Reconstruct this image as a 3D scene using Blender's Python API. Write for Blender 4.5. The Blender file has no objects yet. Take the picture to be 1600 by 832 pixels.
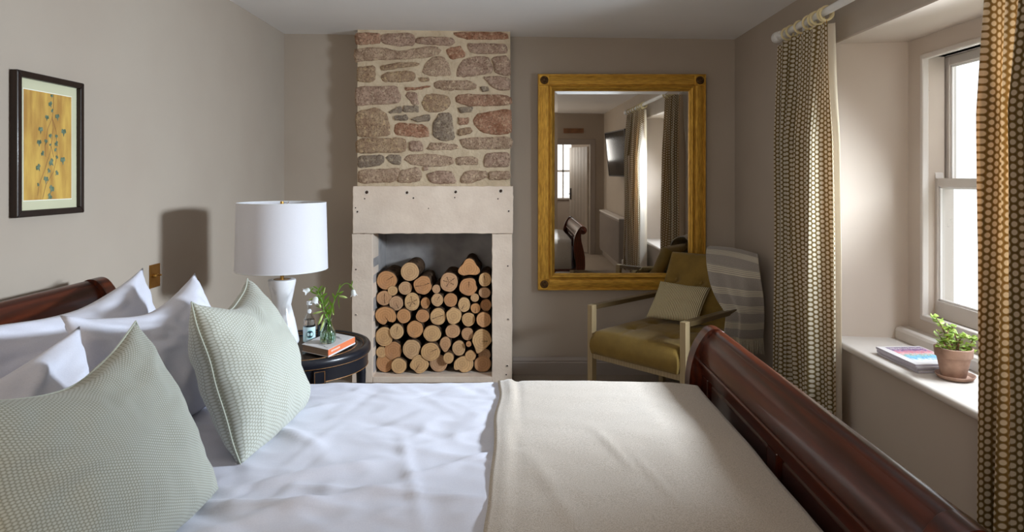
import bpy, math, random
from mathutils import Vector, Matrix, noise
random.seed(7)
S = bpy.context.scene
COL = S.collection
PI = math.pi
def srgb(r, g, b):
    f = lambda c: (c/255/12.92) if c/255 <= .04045 else ((c/255+.055)/1.055)**2.4
    return (f(r), f(g), f(b), 1)

# ------------------------------------------------------------------ camera
cd = bpy.data.cameras.new('camera'); cam = bpy.data.objects.new('camera', cd); COL.objects.link(cam)
cam.location = (0, 0, 1.4); cam.rotation_euler = (PI/2, 0, 0)
cd.sensor_width = 36; cd.lens = 36*1040/1600
cd.shift_x = -8/1600; cd.shift_y = -139/1600; cd.clip_start = .05
S.camera = cam
# ------------------------------------------------------------------ world and lights
W = bpy.data.worlds.new('world'); S.world = W; W.use_nodes = True
wt = W.node_tree; bg = wt.nodes['Background']
tc = wt.nodes.new('ShaderNodeTexCoord'); sx = wt.nodes.new('ShaderNodeSeparateXYZ')
wr = wt.nodes.new('ShaderNodeValToRGB'); wm = wt.nodes.new('ShaderNodeMapRange')
wm.inputs['From Min'].default_value = -.6; wm.inputs['From Max'].default_value = .6
wt.links.new(tc.outputs['Generated'], sx.inputs[0]); wt.links.new(sx.outputs['Z'], wm.inputs[0])
wt.links.new(wm.outputs[0], wr.inputs[0]); wt.links.new(wr.outputs[0], bg.inputs[0])
wr.color_ramp.elements[0].color = (.62, .64, .56, 1); wr.color_ramp.elements[0].position = .2
wr.color_ramp.elements[1].color = (.95, .96, .98, 1); wr.color_ramp.elements[1].position = .6
bg.inputs[1].default_value = 2.3
def area(name, loc, rot, sx_, sy_, power, color, spread=180):
    l = bpy.data.lights.new(name, 'AREA'); l.shape = 'RECTANGLE'; l.size = sx_; l.size_y = sy_
    l.energy = power; l.color = color; l.spread = math.radians(spread)
    o = bpy.data.objects.new(name, l); COL.objects.link(o); o.location = loc; o.rotation_euler = rot
    return o
# daylight coming through the sash window (lamp faces -X)
area('window_daylight', (2.10, 2.32, 1.62), (0, math.radians(68), math.radians(-3)), .27, .42, 80, (.84, .92, 1), 126)
# added soft fill behind the camera, no window stands there
area('rear_fill', (-1.0, -1.6, 1.6), (math.radians(86), 0, math.radians(-24)), 1.0, 1.2, 31, (1, .89, .76))
area('landing_fill', (.36, -3.2, 1.7), (0, math.radians(-90), 0), .5, .9, 12, (1, .96, .9))  # added fill lamp to brighten the plank door on the landing
S.view_settings.view_transform = 'Standard'; S.view_settings.look = 'None'
S.view_settings.gamma = 1; S.view_settings.use_curve_mapping = False
S.view_settings.exposure = 0.0

# ------------------------------------------------------------------ mesh helpers
class MB:
    def __init__(s): s.v = []; s.f = []; s.uv = []
    def add(s, vs, fs, uvs=None):
        n = len(s.v); s.v += [Vector(p) for p in vs]; s.f += [tuple(i+n for i in f) for f in fs]
        s.uv += list(uvs) if uvs else [(0, 0)]*len(vs)
        return s
    def box(s, x0, x1, y0, y1, z0, z1):
        vs = [(x, y, z) for z in (z0, z1) for y in (y0, y1) for x in (x0, x1)]
        return s.add(vs, [(0,2,3,1), (4,5,7,6), (0,1,5,4), (2,6,7,3), (0,4,6,2), (1,3,7,5)])
    def prism(s, pts, a, b, axis='y'):
        """extrude a 2D polygon; axis y: pts=(x,z); axis z: pts=(x,y); axis x: pts=(y,z)"""
        n = len(pts); f3 = {'y': lambda p, t: (p[0], t, p[1]), 'z': lambda p, t: (p[0], p[1], t), 'x': lambda p, t: (t, p[0], p[1])}[axis]
        vs = [f3(p, a) for p in pts] + [f3(p, b) for p in pts]
        fs = [(i, (i+1) % n, n+(i+1) % n, n+i) for i in range(n)] + [tuple(range(n))[::-1], tuple(range(n, 2*n))]
        return s.add(vs, fs)
    def tube(s, pts, rad, n=10, cap=True):
        pts = [Vector(p) for p in pts]; m = len(pts)
        if not isinstance(rad, (list, tuple)): rad = [rad]*m
        vs = []; ref = None
        for i, p in enumerate(pts):
            d = (pts[min(i+1, m-1)] - pts[max(i-1, 0)]).normalized()
            if ref is None: ref = d.orthogonal().normalized()
            ref = (ref - d*ref.dot(d)).normalized(); b = d.cross(ref)
            for k in range(n):
                a = 2*PI*k/n; vs.append(p + (ref*math.cos(a)+b*math.sin(a))*rad[i])
        fs = [(i*n+k, i*n+(k+1) % n, (i+1)*n+(k+1) % n, (i+1)*n+k) for i in range(m-1) for k in range(n)]
        if cap: fs += [tuple(range(n))[::-1], tuple(range((m-1)*n, m*n))]
        return s.add(vs, fs)
    def lathe(s, prof, n=32, c=(0, 0, 0), axis='z', cap=True):
        vs = []
        for r, h in prof:
            for k in range(n):
                a = 2*PI*k/n; x, y = r*math.cos(a), r*math.sin(a)
                p = {'z': (x, y, h), 'y': (x, h, y), 'x': (h, x, y)}[axis]
                vs.append((p[0]+c[0], p[1]+c[1], p[2]+c[2]))
        m = len(prof)
        fs = [(i*n+k, i*n+(k+1) % n, (i+1)*n+(k+1) % n, (i+1)*n+k) for i in range(m-1) for k in range(n)]
        if cap:
            if prof[0][0] > 1e-5: fs.append(tuple(range(n))[::-1])
            if prof[-1][0] > 1e-5: fs.append(tuple(range((m-1)*n, m*n)))
        return s.add(vs, fs)
    def grid(s, nu, nv, fn, closed=False):
        """fn(u,v) -> (point, (uvx, uvy)) for u,v in 0..1"""
        vs = []; uv = []
        for j in range(nv+1):
            for i in range(nu+1):
                p, t = fn(i/nu, j/nv); vs.append(p); uv.append(t)
        fs = [(j*(nu+1)+i, j*(nu+1)+i+1, (j+1)*(nu+1)+i+1, (j+1)*(nu+1)+i) for j in range(nv) for i in range(nu)]
        return s.add(vs, fs, uv)
    def xf(s, fn): s.v = [Vector(fn(p)) for p in s.v]; return s
ROOT = {}
def obj(name, mb, mat, parent=None, bev=0, smooth=True, ang=38, world=False, label=None, kind=None, seg=2, recalc=True):
    me = bpy.data.meshes.new(name)
    vs = mb.v
    base = ROOT.get(parent.name, Vector((0, 0, 0))) if (world and parent) else Vector((0, 0, 0))
    me.from_pydata([tuple(p-base) for p in vs], [], mb.f)
    if any(u != (0, 0) for u in mb.uv[:4]) or any(u != (0, 0) for u in mb.uv[-4:]):
        ul = me.uv_layers.new(name='UVMap')
        for lp in me.loops: ul.data[lp.index].uv = mb.uv[lp.vertex_index]
    if recalc:
        import bmesh
        b = bmesh.new(); b.from_mesh(me); bmesh.ops.recalc_face_normals(b, faces=b.faces); b.to_mesh(me); b.free()
    for p in me.polygons: p.use_smooth = smooth
    if smooth: me.set_sharp_from_angle(angle=math.radians(ang))
    if mat: me.materials.append(mat)
    o = bpy.data.objects.new(name, me); COL.objects.link(o)
    if parent: o.parent = parent; ROOT[o.name] = ROOT.get(parent.name, Vector((0, 0, 0)))
    if bev:
        m = o.modifiers.new('bevel', 'BEVEL'); m.width = bev; m.segments = seg; m.limit_method = 'ANGLE'; m.angle_limit = math.radians(40)
    if label: o['label'] = label
    if kind: o['kind'] = kind
    return o
def tag(o, label, cat, group=None):
    o['label'] = label; o['category'] = cat
    if group: o['group'] = group
    return o
def thing(name, label, cat, loc=(0, 0, 0), rot=(0, 0, 0), group=None):
    o = bpy.data.objects.new(name, None); COL.objects.link(o); o.location = loc; o.rotation_euler = rot
    o.empty_display_size = .1
    ROOT[o.name] = Vector(loc)
    return tag(o, label, cat, group)
def root_mesh(name, mb, mat, loc, label, cat, group=None, **k):
    """a thing that is one mesh (may get children); vertices given in world space"""
    loc = Vector(loc); mb.v = [p-loc for p in mb.v]
    o = obj(name, mb, mat, **k); o.location = loc; ROOT[o.name] = loc
    return tag(o, label, cat, group)
def struct(name, mb, mat, **k):
    k.setdefault('smooth', False)
    o = obj(name, mb, mat, kind='structure', **k); return o

# ------------------------------------------------------------------ materials
class NT:
    def __init__(s, name):
        s.m = bpy.data.materials.new(name); s.m.use_nodes = True; s.t = s.m.node_tree
        s.b = s.t.nodes['Principled BSDF']; s.out = s.t.nodes['Material Output']
    def n(s, kind, ins=None, **props):
        nd = s.t.nodes.new('ShaderNode'+kind)
        for k, v in props.items(): setattr(nd, k, v)
        for k, v in (ins or {}).items():
            if isinstance(v, bpy.types.NodeSocket): s.t.links.new(v, nd.inputs[k])
            else: nd.inputs[k].default_value = v
        return nd
    def math(s, op, a, b=0.0, c=0.0):
        nd = s.t.nodes.new('ShaderNodeMath'); nd.operation = op
        for i, v in enumerate((a, b, c)):
            if isinstance(v, bpy.types.NodeSocket): s.t.links.new(v, nd.inputs[i])
            else: nd.inputs[i].default_value = v
        return nd.outputs[0]
    def mix(s, fac, a, b, mode='MIX'):
        nd = s.t.nodes.new('ShaderNodeMix'); nd.data_type = 'RGBA'; nd.blend_type = mode
        for i, v in ((0, fac), (6, a), (7, b)):
            if isinstance(v, bpy.types.NodeSocket): s.t.links.new(v, nd.inputs[i])
            else: nd.inputs[i].default_value = v
        return nd.outputs[2]
    def set(s, **k):
        for a, v in k.items():
            a = a.replace('_', ' ')
            if isinstance(v, bpy.types.NodeSocket): s.t.links.new(v, s.b.inputs[a])
            else: s.b.inputs[a].default_value = v
    def coord(s, which='Object', scale=(1, 1, 1), rot=(0, 0, 0)):
        c = s.n('TexCoord'); return s.n('Mapping', {'Vector': c.outputs[which], 'Scale': scale, 'Rotation': rot}).outputs[0]
    def noise(s, vec, scale, detail=3, rough=.55, dist=0):
        return s.n('TexNoise', {'Vector': vec, 'Scale': scale, 'Detail': detail, 'Roughness': rough, 'Distortion': dist}).outputs['Fac']
    def bump(s, h, strength, dist=.002, prev=None):
        ins = {'Height': h, 'Strength': strength, 'Distance': dist}
        if prev: ins['Normal'] = prev
        o = s.n('Bump', ins).outputs[0]; s.t.links.new(o, s.b.inputs['Normal']); return o
def paint(name, c1, c2, rough=.6, scale=3, bscale=60, bump=.15, bdist=.001, metal=0, stretch=(1, 1, 1), spec=.5, sharp=(.35, .65), detail=3):
    t = NT(name); v = t.coord('Object', stretch)
    nz = t.noise(v, scale, detail)
    mr = t.n('MapRange', {0: nz, 'From Min': sharp[0], 'From Max': sharp[1]}).outputs[0]
    t.set(Base_Color=t.mix(mr, c1, c2), Roughness=rough, Metallic=metal)
    t.b.inputs['Specular IOR Level'].default_value = spec
    if bump: t.bump(t.noise(v, bscale, 4), bump, bdist)
    return t.m
M = {}
M['wall'] = paint('taupe_wall_paint', srgb(176, 164, 150), srgb(172, 159, 145), .75, 1.5, 9, .25, .004, spec=.25)
M['reveal'] = paint('lit_wall_paint', srgb(192, 178, 164), srgb(186, 171, 157), .7, 1.5, 9, .25, .004, spec=.25)  # wall taupe lightened, strong window light put into the colour
M['ceiling'] = paint('ceiling_paint', srgb(240, 238, 236), srgb(236, 234, 232), .8, 1.2, 8, .1, .003, spec=.2)
M['trim'] = paint('taupe_trim_paint', srgb(160, 149, 140), srgb(154, 143, 134), .45, 2, 30, .05)
M['joinery'] = paint('window_joinery_paint', srgb(202, 193, 184), srgb(194, 184, 174), .4, 3, 40, .06)
M['whitepaint'] = paint('white_gloss_paint', srgb(232, 228, 224), srgb(222, 218, 214), .35, 3, 40, .05)
M['carpet'] = paint('beige_carpet', srgb(176, 162, 147), srgb(150, 137, 124), .95, 160, 320, .8, .006, spec=.1, sharp=(.3, .7))
M['mortar'] = paint('lime_mortar', srgb(216, 198, 170), srgb(198, 178, 150), .95, 9, 45, .9, .01, spec=.1, detail=6)
M['plaster'] = paint('alcove_plaster', srgb(188, 184, 182), srgb(150, 146, 145), .85, 4, 20, .5, .005, spec=.15)
M['limestone'] = paint('limestone', srgb(243, 226, 208), srgb(228, 209, 191), .8, 5, 60, .45, .004, spec=.2, detail=7)
M['hole'] = paint('drill_hole_dark', srgb(70, 48, 34), srgb(45, 30, 22), .9, 50, 50, .1)
M['chip'] = paint('chipped_stone', srgb(238, 226, 212), srgb(226, 210, 192), .9, 50, 50, .3)
def stone_mat(i, c1, c2, c3):
    t = NT('rubble_stone_%d' % i); v = t.coord('Object')
    a = t.noise(v, 14, 7, .65); b = t.noise(v, 38, 5, .6)
    col = t.mix(t.n('MapRange', {0: a, 'From Min': .38, 'From Max': .62}).outputs[0], c1, c2)
    col = t.mix(t.n('MapRange', {0: b, 'From Min': .52, 'From Max': .68}).outputs[0], col, c3)
    c = t.noise(v, 95, 5, .7)
    col = t.mix(t.n('MapRange', {0: c, 'From Min': .50, 'From Max': .62, 'To Max': .7}).outputs[0], col, srgb(104, 78, 60))
    t.set(Base_Color=col, Roughness=.92); t.b.inputs['Specular IOR Level'].default_value = .15
    bn = t.bump(t.noise(v, 26, 8, .7), 1.0, .022); t.bump(t.noise(v, 110, 4, .6), .5, .004, bn)
    return t.m
ST = {
 'r': stone_mat(0, srgb(201, 160, 134), srgb(162, 124, 100), srgb(220, 190, 160)),
 'p': stone_mat(1, srgb(205, 175, 154), srgb(171, 141, 121), srgb(224, 201, 173)),
 'b': stone_mat(2, srgb(196, 169, 139), srgb(166, 136, 111), srgb(222, 194, 151)),
 'g': stone_mat(3, srgb(171, 154, 134), srgb(136, 121, 107), srgb(203, 186, 160)),
 'm': stone_mat(4, srgb(207, 179, 154), srgb(173, 145, 121), srgb(226, 203, 171)),
 'k': stone_mat(5, srgb(201, 156, 128), srgb(160, 111, 85), srgb(220, 188, 156)),
}
def wood(name, c1, c2, rough, scale=(1, 1, 1), ring=6, dist=4, coat=0, bumps=.1):
    t = NT(name); v = t.coord('Object', scale)
    wv = t.n('TexWave', {'Vector': v, 'Scale': ring, 'Distortion': dist, 'Detail': 3, 'Detail Scale': 1.5}, bands_direction='X').outputs['Fac']
    nz = t.noise(v, 7, 5)
    col = t.mix(t.math('MULTIPLY', wv, .7), c1, c2); col = t.mix(t.n('MapRange', {0: nz, 'From Min': .4, 'From Max': .7, 'To Max': .5}).outputs[0], col, c2)
    t.set(Base_Color=col, Roughness=rough); t.b.inputs['Coat Weight'].default_value = coat; t.b.inputs['Coat Roughness'].default_value = .12
    if coat: t.b.inputs['Specular IOR Level'].default_value = .25
    if bumps: t.bump(wv, bumps, .0005)
    return t.m
M['mahogany'] = wood('mahogany', srgb(84, 35, 17), srgb(44, 18, 10), .3, (9, .9, 9), 1.6, 5, .25, .05)
M['mahogany_dark'] = wood('mahogany_panel', srgb(64, 28, 16), srgb(42, 18, 11), .36, (9, .9, 9), 1.6, 5, .4, .05)
M['oak_chair'] = wood('pale_oak', srgb(172, 152, 116), srgb(150, 130, 96), .5, (8, 8, 1), 2, 3, 0, .05)
M['oak_arm'] = wood('shaded_oak_armrest', srgb(104, 86, 56), srgb(82, 66, 42), .4, (8, 1, 8), 2, 3)  # oak of the legs darkened, shade on the arms put into the colour
M['plank'] = wood('plank_brown', srgb(140, 96, 62), srgb(110, 74, 46), .55, (1, 8, 8), 2, 3)
def log_face():
    t = NT('sawn_log_end'); c = t.n('TexCoord').outputs['Object']
    oi = t.n('ObjectInfo').outputs['Random']
    sep = t.n('SeparateXYZ', {0: c}); x, z = sep.outputs[0], sep.outputs[2]
    nz = t.noise(c, 18, 3)
    r = t.math('SQRT', t.math('ADD', t.math('MULTIPLY', x, x), t.math('MULTIPLY', z, z)))
    rr = t.math('ADD', r, t.math('MULTIPLY', nz, .012))
    ring = t.math('PINGPONG', t.math('MULTIPLY', rr, 120), 1)
    base = t.n('ValToRGB', {0: oi}); e = base.color_ramp.elements
    e[0].color = srgb(226, 184, 132); e[1].color = srgb(212, 158, 112)
    for p_, c_ in ((.25, srgb(236, 198, 146)), (.5, srgb(214, 176, 140)), (.75, srgb(228, 172, 118))):
        q = base.color_ramp.elements.new(p_); q.color = c_
    dark = t.mix(.6, base.outputs[0], srgb(150, 96, 60))
    col = t.mix(t.math('MULTIPLY', ring, .55), base.outputs[0], dark)
    heart = t.n('MapRange', {0: r, 'From Min': .0, 'From Max': .035, 'To Min': .45, 'To Max': 0}).outputs[0]
    col = t.mix(heart, col, dark)
    sawm = t.n('Mapping', {'Vector': c, 'Scale': (260, 1, 24), 'Rotation': (0, .6, 0)}).outputs[0]
    sw = t.noise(sawm, 1, 2)
    col = t.mix(t.n('MapRange', {0: sw, 'From Min': .45, 'From Max': .75, 'To Max': .5}).outputs[0], col, srgb(170, 118, 78))
    blot = t.noise(c, 9, 4)
    col = t.mix(t.n('MapRange', {0: blot, 'From Min': .55, 'From Max': .75, 'To Max': .55}).outputs[0], col, srgb(168, 128, 104))
    t.set(Base_Color=col, Roughness=.85); t.b.inputs['Specular IOR Level'].default_value = .15
    t.bump(sw, .4, .002)
    return t.m
M['logface'] = log_face()
M['bark'] = paint('log_bark', srgb(112, 88, 68), srgb(62, 46, 36), .95, 30, 60, 1, .01, stretch=(1, .35, 1), spec=.1, detail=6)
M['crack'] = paint('log_crack', srgb(62, 38, 24), srgb(44, 26, 18), .95, 30, 60, .2)
M['gold'] = paint('gilt_wood', srgb(214, 166, 66), srgb(158, 112, 36), .42, 26, 120, .5, .002, metal=.55, stretch=(1, 1, 1), sharp=(.4, .72), detail=7)
M['gold_v'] = paint('gilt_wood_upright', srgb(214, 166, 66), srgb(158, 112, 36), .42, 26, 120, .5, .002, metal=.55, stretch=(5, 5, .6), sharp=(.4, .72), detail=7)
M['gold_h'] = paint('gilt_wood_rail', srgb(214, 166, 66), srgb(158, 112, 36), .42, 26, 120, .5, .002, metal=.55, stretch=(.6, 5, 5), sharp=(.4, .72), detail=7)
M['rosette'] = paint('dark_gilt_rosette', srgb(110, 78, 34), srgb(60, 40, 22), .5, 60, 120, .5, .002, metal=.5)
M['brass'] = paint('brass', srgb(196, 158, 92), srgb(176, 136, 72), .28, 8, 60, .03, metal=1)
M['plate'] = paint('antique_brass', srgb(176, 130, 66), srgb(146, 104, 48), .35, 10, 60, .05, metal=.9)
t = NT('mirror_silver'); t.set(Base_Color=(.86, .86, .85, 1), Metallic=1.0, Roughness=.012); M['mirror'] = t.m
def fabric(name, c1, c2, scale=500, rough=.9, sheen=.3, trans=0, bump=.3, var=0, big=None):
    t = NT(name); v = t.coord('Object')
    w = t.noise(v, scale, 2)
    col = t.mix(t.n('MapRange', {0: w, 'From Min': .35, 'From Max': .65}).outputs[0], c1, c2)
    if big is not None:
        col = t.mix(t.n('MapRange', {0: t.noise(v, big[0], 3), 'From Min': .4, 'From Max': .65, 'To Max': big[2]}).outputs[0], col, big[1])
    t.set(Base_Color=col, Roughness=rough); t.b.inputs['Sheen Weight'].default_value = sheen
    t.b.inputs['Specular IOR Level'].default_value = .15
    if bump: t.bump(w, bump, .001)
    return t
M['sheet'] = fabric('white_cotton', srgb(212, 213, 224), srgb(207, 208, 220), 300, .8, .1, bump=.05).m
M['throw'] = fabric('oatmeal_wool', srgb(190, 178, 164), srgb(160, 147, 132), 420, .95, .3, bump=.8).m
M['velvet'] = fabric('olive_velvet', srgb(136, 110, 52), srgb(126, 100, 46), 300, .75, .12, bump=.1, big=(7, srgb(106, 84, 38), .6)).m
M['velvet_dark'] = fabric('olive_velvet_back', srgb(84, 76, 44), srgb(78, 70, 40), 300, .75, .3, bump=.1).m
M['lining'] = fabric('curtain_lining', srgb(232, 224, 212), srgb(226, 217, 204), 400, .9, .1, bump=.1).m
M['shade'] = fabric('lampshade_linen', srgb(218, 217, 222), srgb(210, 209, 214), 900, .9, .1, bump=.3).m
def translucent(m, col, fac):
    t = m.node_tree; b = t.nodes['Principled BSDF']; out = t.nodes['Material Output']
    tr = t.nodes.new('ShaderNodeBsdfTranslucent')
    if isinstance(col, bpy.types.NodeSocket): t.links.new(col, tr.inputs[0])
    else: tr.inputs[0].default_value = col
    mx = t.nodes.new('ShaderNodeMixShader'); mx.inputs[0].default_value = fac
    t.links.new(b.outputs[0], mx.inputs[1]); t.links.new(tr.outputs[0], mx.inputs[2]); t.links.new(mx.outputs[0], out.inputs[0])
def dots(name, dotc, bgc, tric, cx=.039, cy=.0225, r=.0078, e=.0012, rough=.9, trans=None, sheen=.2, obs=.22):
    t = NT(name); uv = t.n('TexCoord').outputs['UV']; sp = t.n('SeparateXYZ', {0: uv}); u, v = sp.outputs[0], sp.outputs[1]
    ds = []
    for off in (0, .5):
        fx = t.math('MULTIPLY', t.math('SUBTRACT', t.math('FRACT', t.math('ADD', t.math('DIVIDE', u, cx), off)), .5), cx)
        fy = t.math('MULTIPLY', t.math('SUBTRACT', t.math('FRACT', t.math('ADD', t.math('DIVIDE', v, cy), off)), .5), cy)
        ds.append(t.math('SQRT', t.math('ADD', t.math('MULTIPLY', fx, fx), t.math('MULTIPLY', fy, fy))))
    d = t.math('MINIMUM', ds[0], ds[1])
    fac = t.n('MapRange', {0: d, 'From Min': r-e, 'From Max': r+e}).outputs[0]
    f2 = t.n('MapRange', {0: d, 'From Min': r*1.35, 'From Max': r*1.6}).outputs[0]
    bgm = t.mix(f2, bgc, tric)
    obn = t.noise(t.coord('Object'), 350, 2)
    col = t.mix(fac, dotc, bgm)
    col = t.mix(t.math('MULTIPLY', obn, obs), col, srgb(90, 78, 50))
    t.set(Base_Color=col, Roughness=rough); t.b.inputs['Sheen Weight'].default_value = sheen
    t.b.inputs['Specular IOR Level'].default_value = .15
    t.bump(t.math('SUBTRACT', 1.0, fac), .35, .0008)
    if trans: translucent(t.m, t.mix(.35, col, srgb(214, 140, 60)), trans)
    return t.m
translucent(M['lining'], srgb(236, 220, 190), .4)
M['curtain'] = dots('dotted_curtain_weave', srgb(226, 216, 194), srgb(116, 100, 62), srgb(78, 66, 36), trans=.35, obs=.12)
M['sage'] = dots('sage_lattice_weave', srgb(188, 191, 182), srgb(150, 151, 138), srgb(136, 138, 122), cx=.0104, cy=.006, r=.0021, e=.0009, obs=.08)
M['sage2'] = dots('sage_honeycomb_weave', srgb(192, 195, 186), srgb(160, 161, 148), srgb(140, 142, 126), cx=.0157, cy=.0091, r=.0033, e=.001, obs=.08)
M['piping'] = fabric('sage_piping', srgb(186, 190, 176), srgb(168, 172, 158), 500).m
def stripes(name, ca, cb, cw, axis=0, duty=.5):
    t = NT(name); uv = t.n('TexCoord').outputs['UV']; u = t.n('SeparateXYZ', {0: uv}).outputs[axis]
    f = t.math('FRACT', t.math('DIVIDE', u, cw)); fac = t.math('GREATER_THAN', f, duty)
    t.set(Base_Color=t.mix(fac, ca, cb), Roughness=.9); t.b.inputs['Specular IOR Level'].default_value = .15
    t.bump(fac, .3, .001)
    return t.m
M['ticking'] = stripes('ticking_stripe', srgb(210, 198, 162), srgb(112, 100, 72), .0105, 0, .55)
def shawl_mat():
    t = NT('grey_striped_wool'); uv = t.n('TexCoord').outputs['UV']; v = t.n('SeparateXYZ', {0: uv}).outputs[1]
    band = t.math('GREATER_THAN', t.math('FRACT', t.math('DIVIDE', v, .098)), .58)
    fine = t.math('GREATER_THAN', t.math('FRACT', t.math('DIVIDE', v, .0095)), .62)
    f = t.math('MULTIPLY', band, fine)
    nz = t.noise(t.coord('Object'), 260, 3)
    base = t.mix(nz, srgb(128, 120, 112), srgb(172, 164, 156))
    base = t.mix(t.math('MULTIPLY', band, .25), base, srgb(180, 174, 164))
    t.set(Base_Color=t.mix(t.math('MULTIPLY', f, .8), base, srgb(226, 216, 188)), Roughness=.95)
    t.b.inputs['Sheen Weight'].default_value = .3; t.b.inputs['Specular IOR Level'].default_value = .1
    t.bump(nz, .6, .002)
    return t.m
M['shawl'] = shawl_mat()
M['fringe'] = fabric('wool_fringe', srgb(206, 196, 172), srgb(170, 160, 140), 300, .95, .2).m
M['black'] = paint('black_lacquer', srgb(26, 27, 34), srgb(20, 20, 26), .3, 6, 40, .08)
M['goldline'] = paint('gold_line_worn', srgb(176, 124, 66), srgb(120, 82, 44), .5, 60, 60, .1, metal=.3)
M['tabletop'] = paint('worn_black_top', srgb(52, 42, 34), srgb(30, 26, 26), .25, 7, 40, .08)
def marble():
    t = NT('white_alabaster'); v = t.coord('Object', (1, 1, .6)); nz = t.noise(v, 9, 6, .6, 1.2)
    col = t.mix(t.n('MapRange', {0: nz, 'From Min': .5, 'From Max': .7}).outputs[0], srgb(236, 236, 238), srgb(186, 190, 196))
    t.set(Base_Color=col, Roughness=.22); return t.m
M['marble'] = marble()
def glass(name, col, rough=.02, ior=1.45, mixf=0, transp=None):
    t = NT(name); t.set(Base_Color=col, Roughness=rough, IOR=ior); t.b.inputs['Transmission Weight'].default_value = 1
    return t
M['vase'] = glass('green_pressed_glass', (.78, .92, .82, 1), .05).m
M['bottleglass'] = glass('clear_bottle_glass', (.93, .95, .97, 1), .02).m
M['smoke'] = paint('black_smoked_glass', srgb(24, 24, 28), srgb(34, 34, 38), .08, 5, 40, 0)
def pane():
    t = NT('window_pane'); nt = t.t
    tr = nt.nodes.new('ShaderNodeBsdfTransparent'); tr.inputs[0].default_value = (.96, .98, 1, 1)
    gl = nt.nodes.new('ShaderNodeBsdfGlossy'); gl.inputs['Roughness'].default_value = .03
    dr = nt.nodes.new('ShaderNodeBsdfDiffuse'); dr.inputs[0].default_value = (.35, .36, .38, 1)
    v = t.coord('Object', (1, 1, .7)); sp = t.noise(v, 46, 6, .7); lg = t.noise(v, 7, 2)
    thr = t.n('MapRange', {0: lg, 'From Min': .45, 'From Max': .7, 'To Min': .86, 'To Max': .66}).outputs[0]
    spots = t.math('MULTIPLY', t.math('GREATER_THAN', sp, thr), .7)
    m1 = nt.nodes.new('ShaderNodeMixShader'); m1.inputs[0].default_value = .05
    nt.links.new(tr.outputs[0], m1.inputs[1]); nt.links.new(gl.outputs[0], m1.inputs[2])
    m2 = nt.nodes.new('ShaderNodeMixShader'); nt.links.new(spots, m2.inputs[0])
    nt.links.new(m1.outputs[0], m2.inputs[1]); nt.links.new(dr.outputs[0], m2.inputs[2]); nt.links.new(m2.outputs[0], t.out.inputs[0])
    return t.m
M['pane'] = pane()
M['labelteal'] = paint('pale_teal_label', srgb(196, 226, 222), srgb(206, 222, 236), .5, 30, 40, 0)
M['labelnavy'] = paint('navy_print', srgb(30, 52, 66), srgb(26, 44, 58), .5, 30, 40, 0)
M['labelmint'] = paint('mint_print', srgb(120, 200, 186), srgb(140, 206, 196), .5, 30, 40, 0)
M['white'] = paint('white_plastic', srgb(228, 230, 232), srgb(222, 224, 226), .4, 30, 40, 0)
M['paper'] = paint('book_page_edges', srgb(172, 150, 130), srgb(156, 134, 114), .9, 4, 4, .5, .001, stretch=(1, 1, 200))
M['pages'] = paint('magazine_page_edges', srgb(206, 202, 210), srgb(150, 142, 160), .8, 4, 4, .3, .001, stretch=(2, 2, 420))
M['cover'] = paint('white_book_cover', srgb(228, 226, 226), srgb(222, 218, 216), .45, 6, 40, 0)
M['orange'] = paint('orange_book_spine', srgb(232, 132, 88), srgb(226, 122, 80), .45, 6, 40, 0)
M['ink'] = paint('grey_ink', srgb(110, 110, 112), srgb(90, 92, 94), .6, 6, 40, 0)
M['whiteink'] = paint('white_ink', srgb(246, 226, 210), srgb(246, 226, 210), .6, 6, 40, 0)
M['stem'] = paint('fresh_green_stem', srgb(122, 168, 52), srgb(96, 146, 42), .55, 40, 60, .1)
M['leafg'] = paint('fresh_green_leaf', srgb(140, 184, 66), srgb(104, 154, 48), .5, 30, 60, .1); translucent(M['leafg'], srgb(160, 200, 60), .25)
M['bud'] = paint('pale_green_bud', srgb(206, 220, 150), srgb(170, 200, 100), .5, 60, 60, .1)
M['petal'] = paint('white_petal', srgb(238, 238, 240), srgb(226, 230, 226), .6, 60, 60, .1); translucent(M['petal'], (.9, .9, .9, 1), .25)
M['plantleaf'] = paint('succulent_leaf', srgb(186, 204, 112), srgb(140, 170, 72), .35, 30, 60, .1); translucent(M['plantleaf'], srgb(180, 200, 80), .15)
M['plantstem'] = paint('reddish_plant_stem', srgb(128, 82, 56), srgb(104, 66, 44), .6, 60, 60, .1)
M['terracotta'] = paint('weathered_terracotta', srgb(176, 142, 122), srgb(130, 100, 84), .85, 12, 60, .3, .002, detail=6)
M['soil'] = paint('gritty_soil', srgb(176, 156, 140), srgb(84, 66, 54), .95, 90, 120, 1, .006)
M['frameblack'] = wood('dark_wenge', srgb(50, 36, 30), srgb(30, 22, 18), .35, (6, 6, 1), 3, 2, .1)
M['mat'] = paint('celadon_mount', srgb(202, 200, 168), srgb(198, 196, 164), .8, 6, 60, .05)
M['bevelwhite'] = paint('mount_bevel', srgb(236, 236, 220), srgb(236, 236, 220), .8, 6, 60, 0)
M['print'] = paint('aged_yellow_print', srgb(208, 170, 82), srgb(170, 126, 58), .75, 9, 60, 0, stretch=(1, 3, .6), detail=7)
M['ivy'] = paint('ivy_print_green', srgb(118, 136, 112), srgb(66, 86, 64), .8, 60, 60, 0, detail=5)
M['ivystem'] = paint('ivy_print_stem', srgb(150, 96, 62), srgb(120, 84, 54), .8, 60, 60, 0)
M['ring'] = paint('cream_turned_wood', srgb(222, 206, 160), srgb(206, 188, 142), .45, 8, 40, .05)
M['pole'] = paint('white_painted_pole', srgb(224, 222, 218), srgb(212, 210, 206), .35, 8, 40, .05)
M['cord'] = fabric('sash_cord', srgb(206, 200, 192), srgb(176, 170, 162), 400).m
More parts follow.
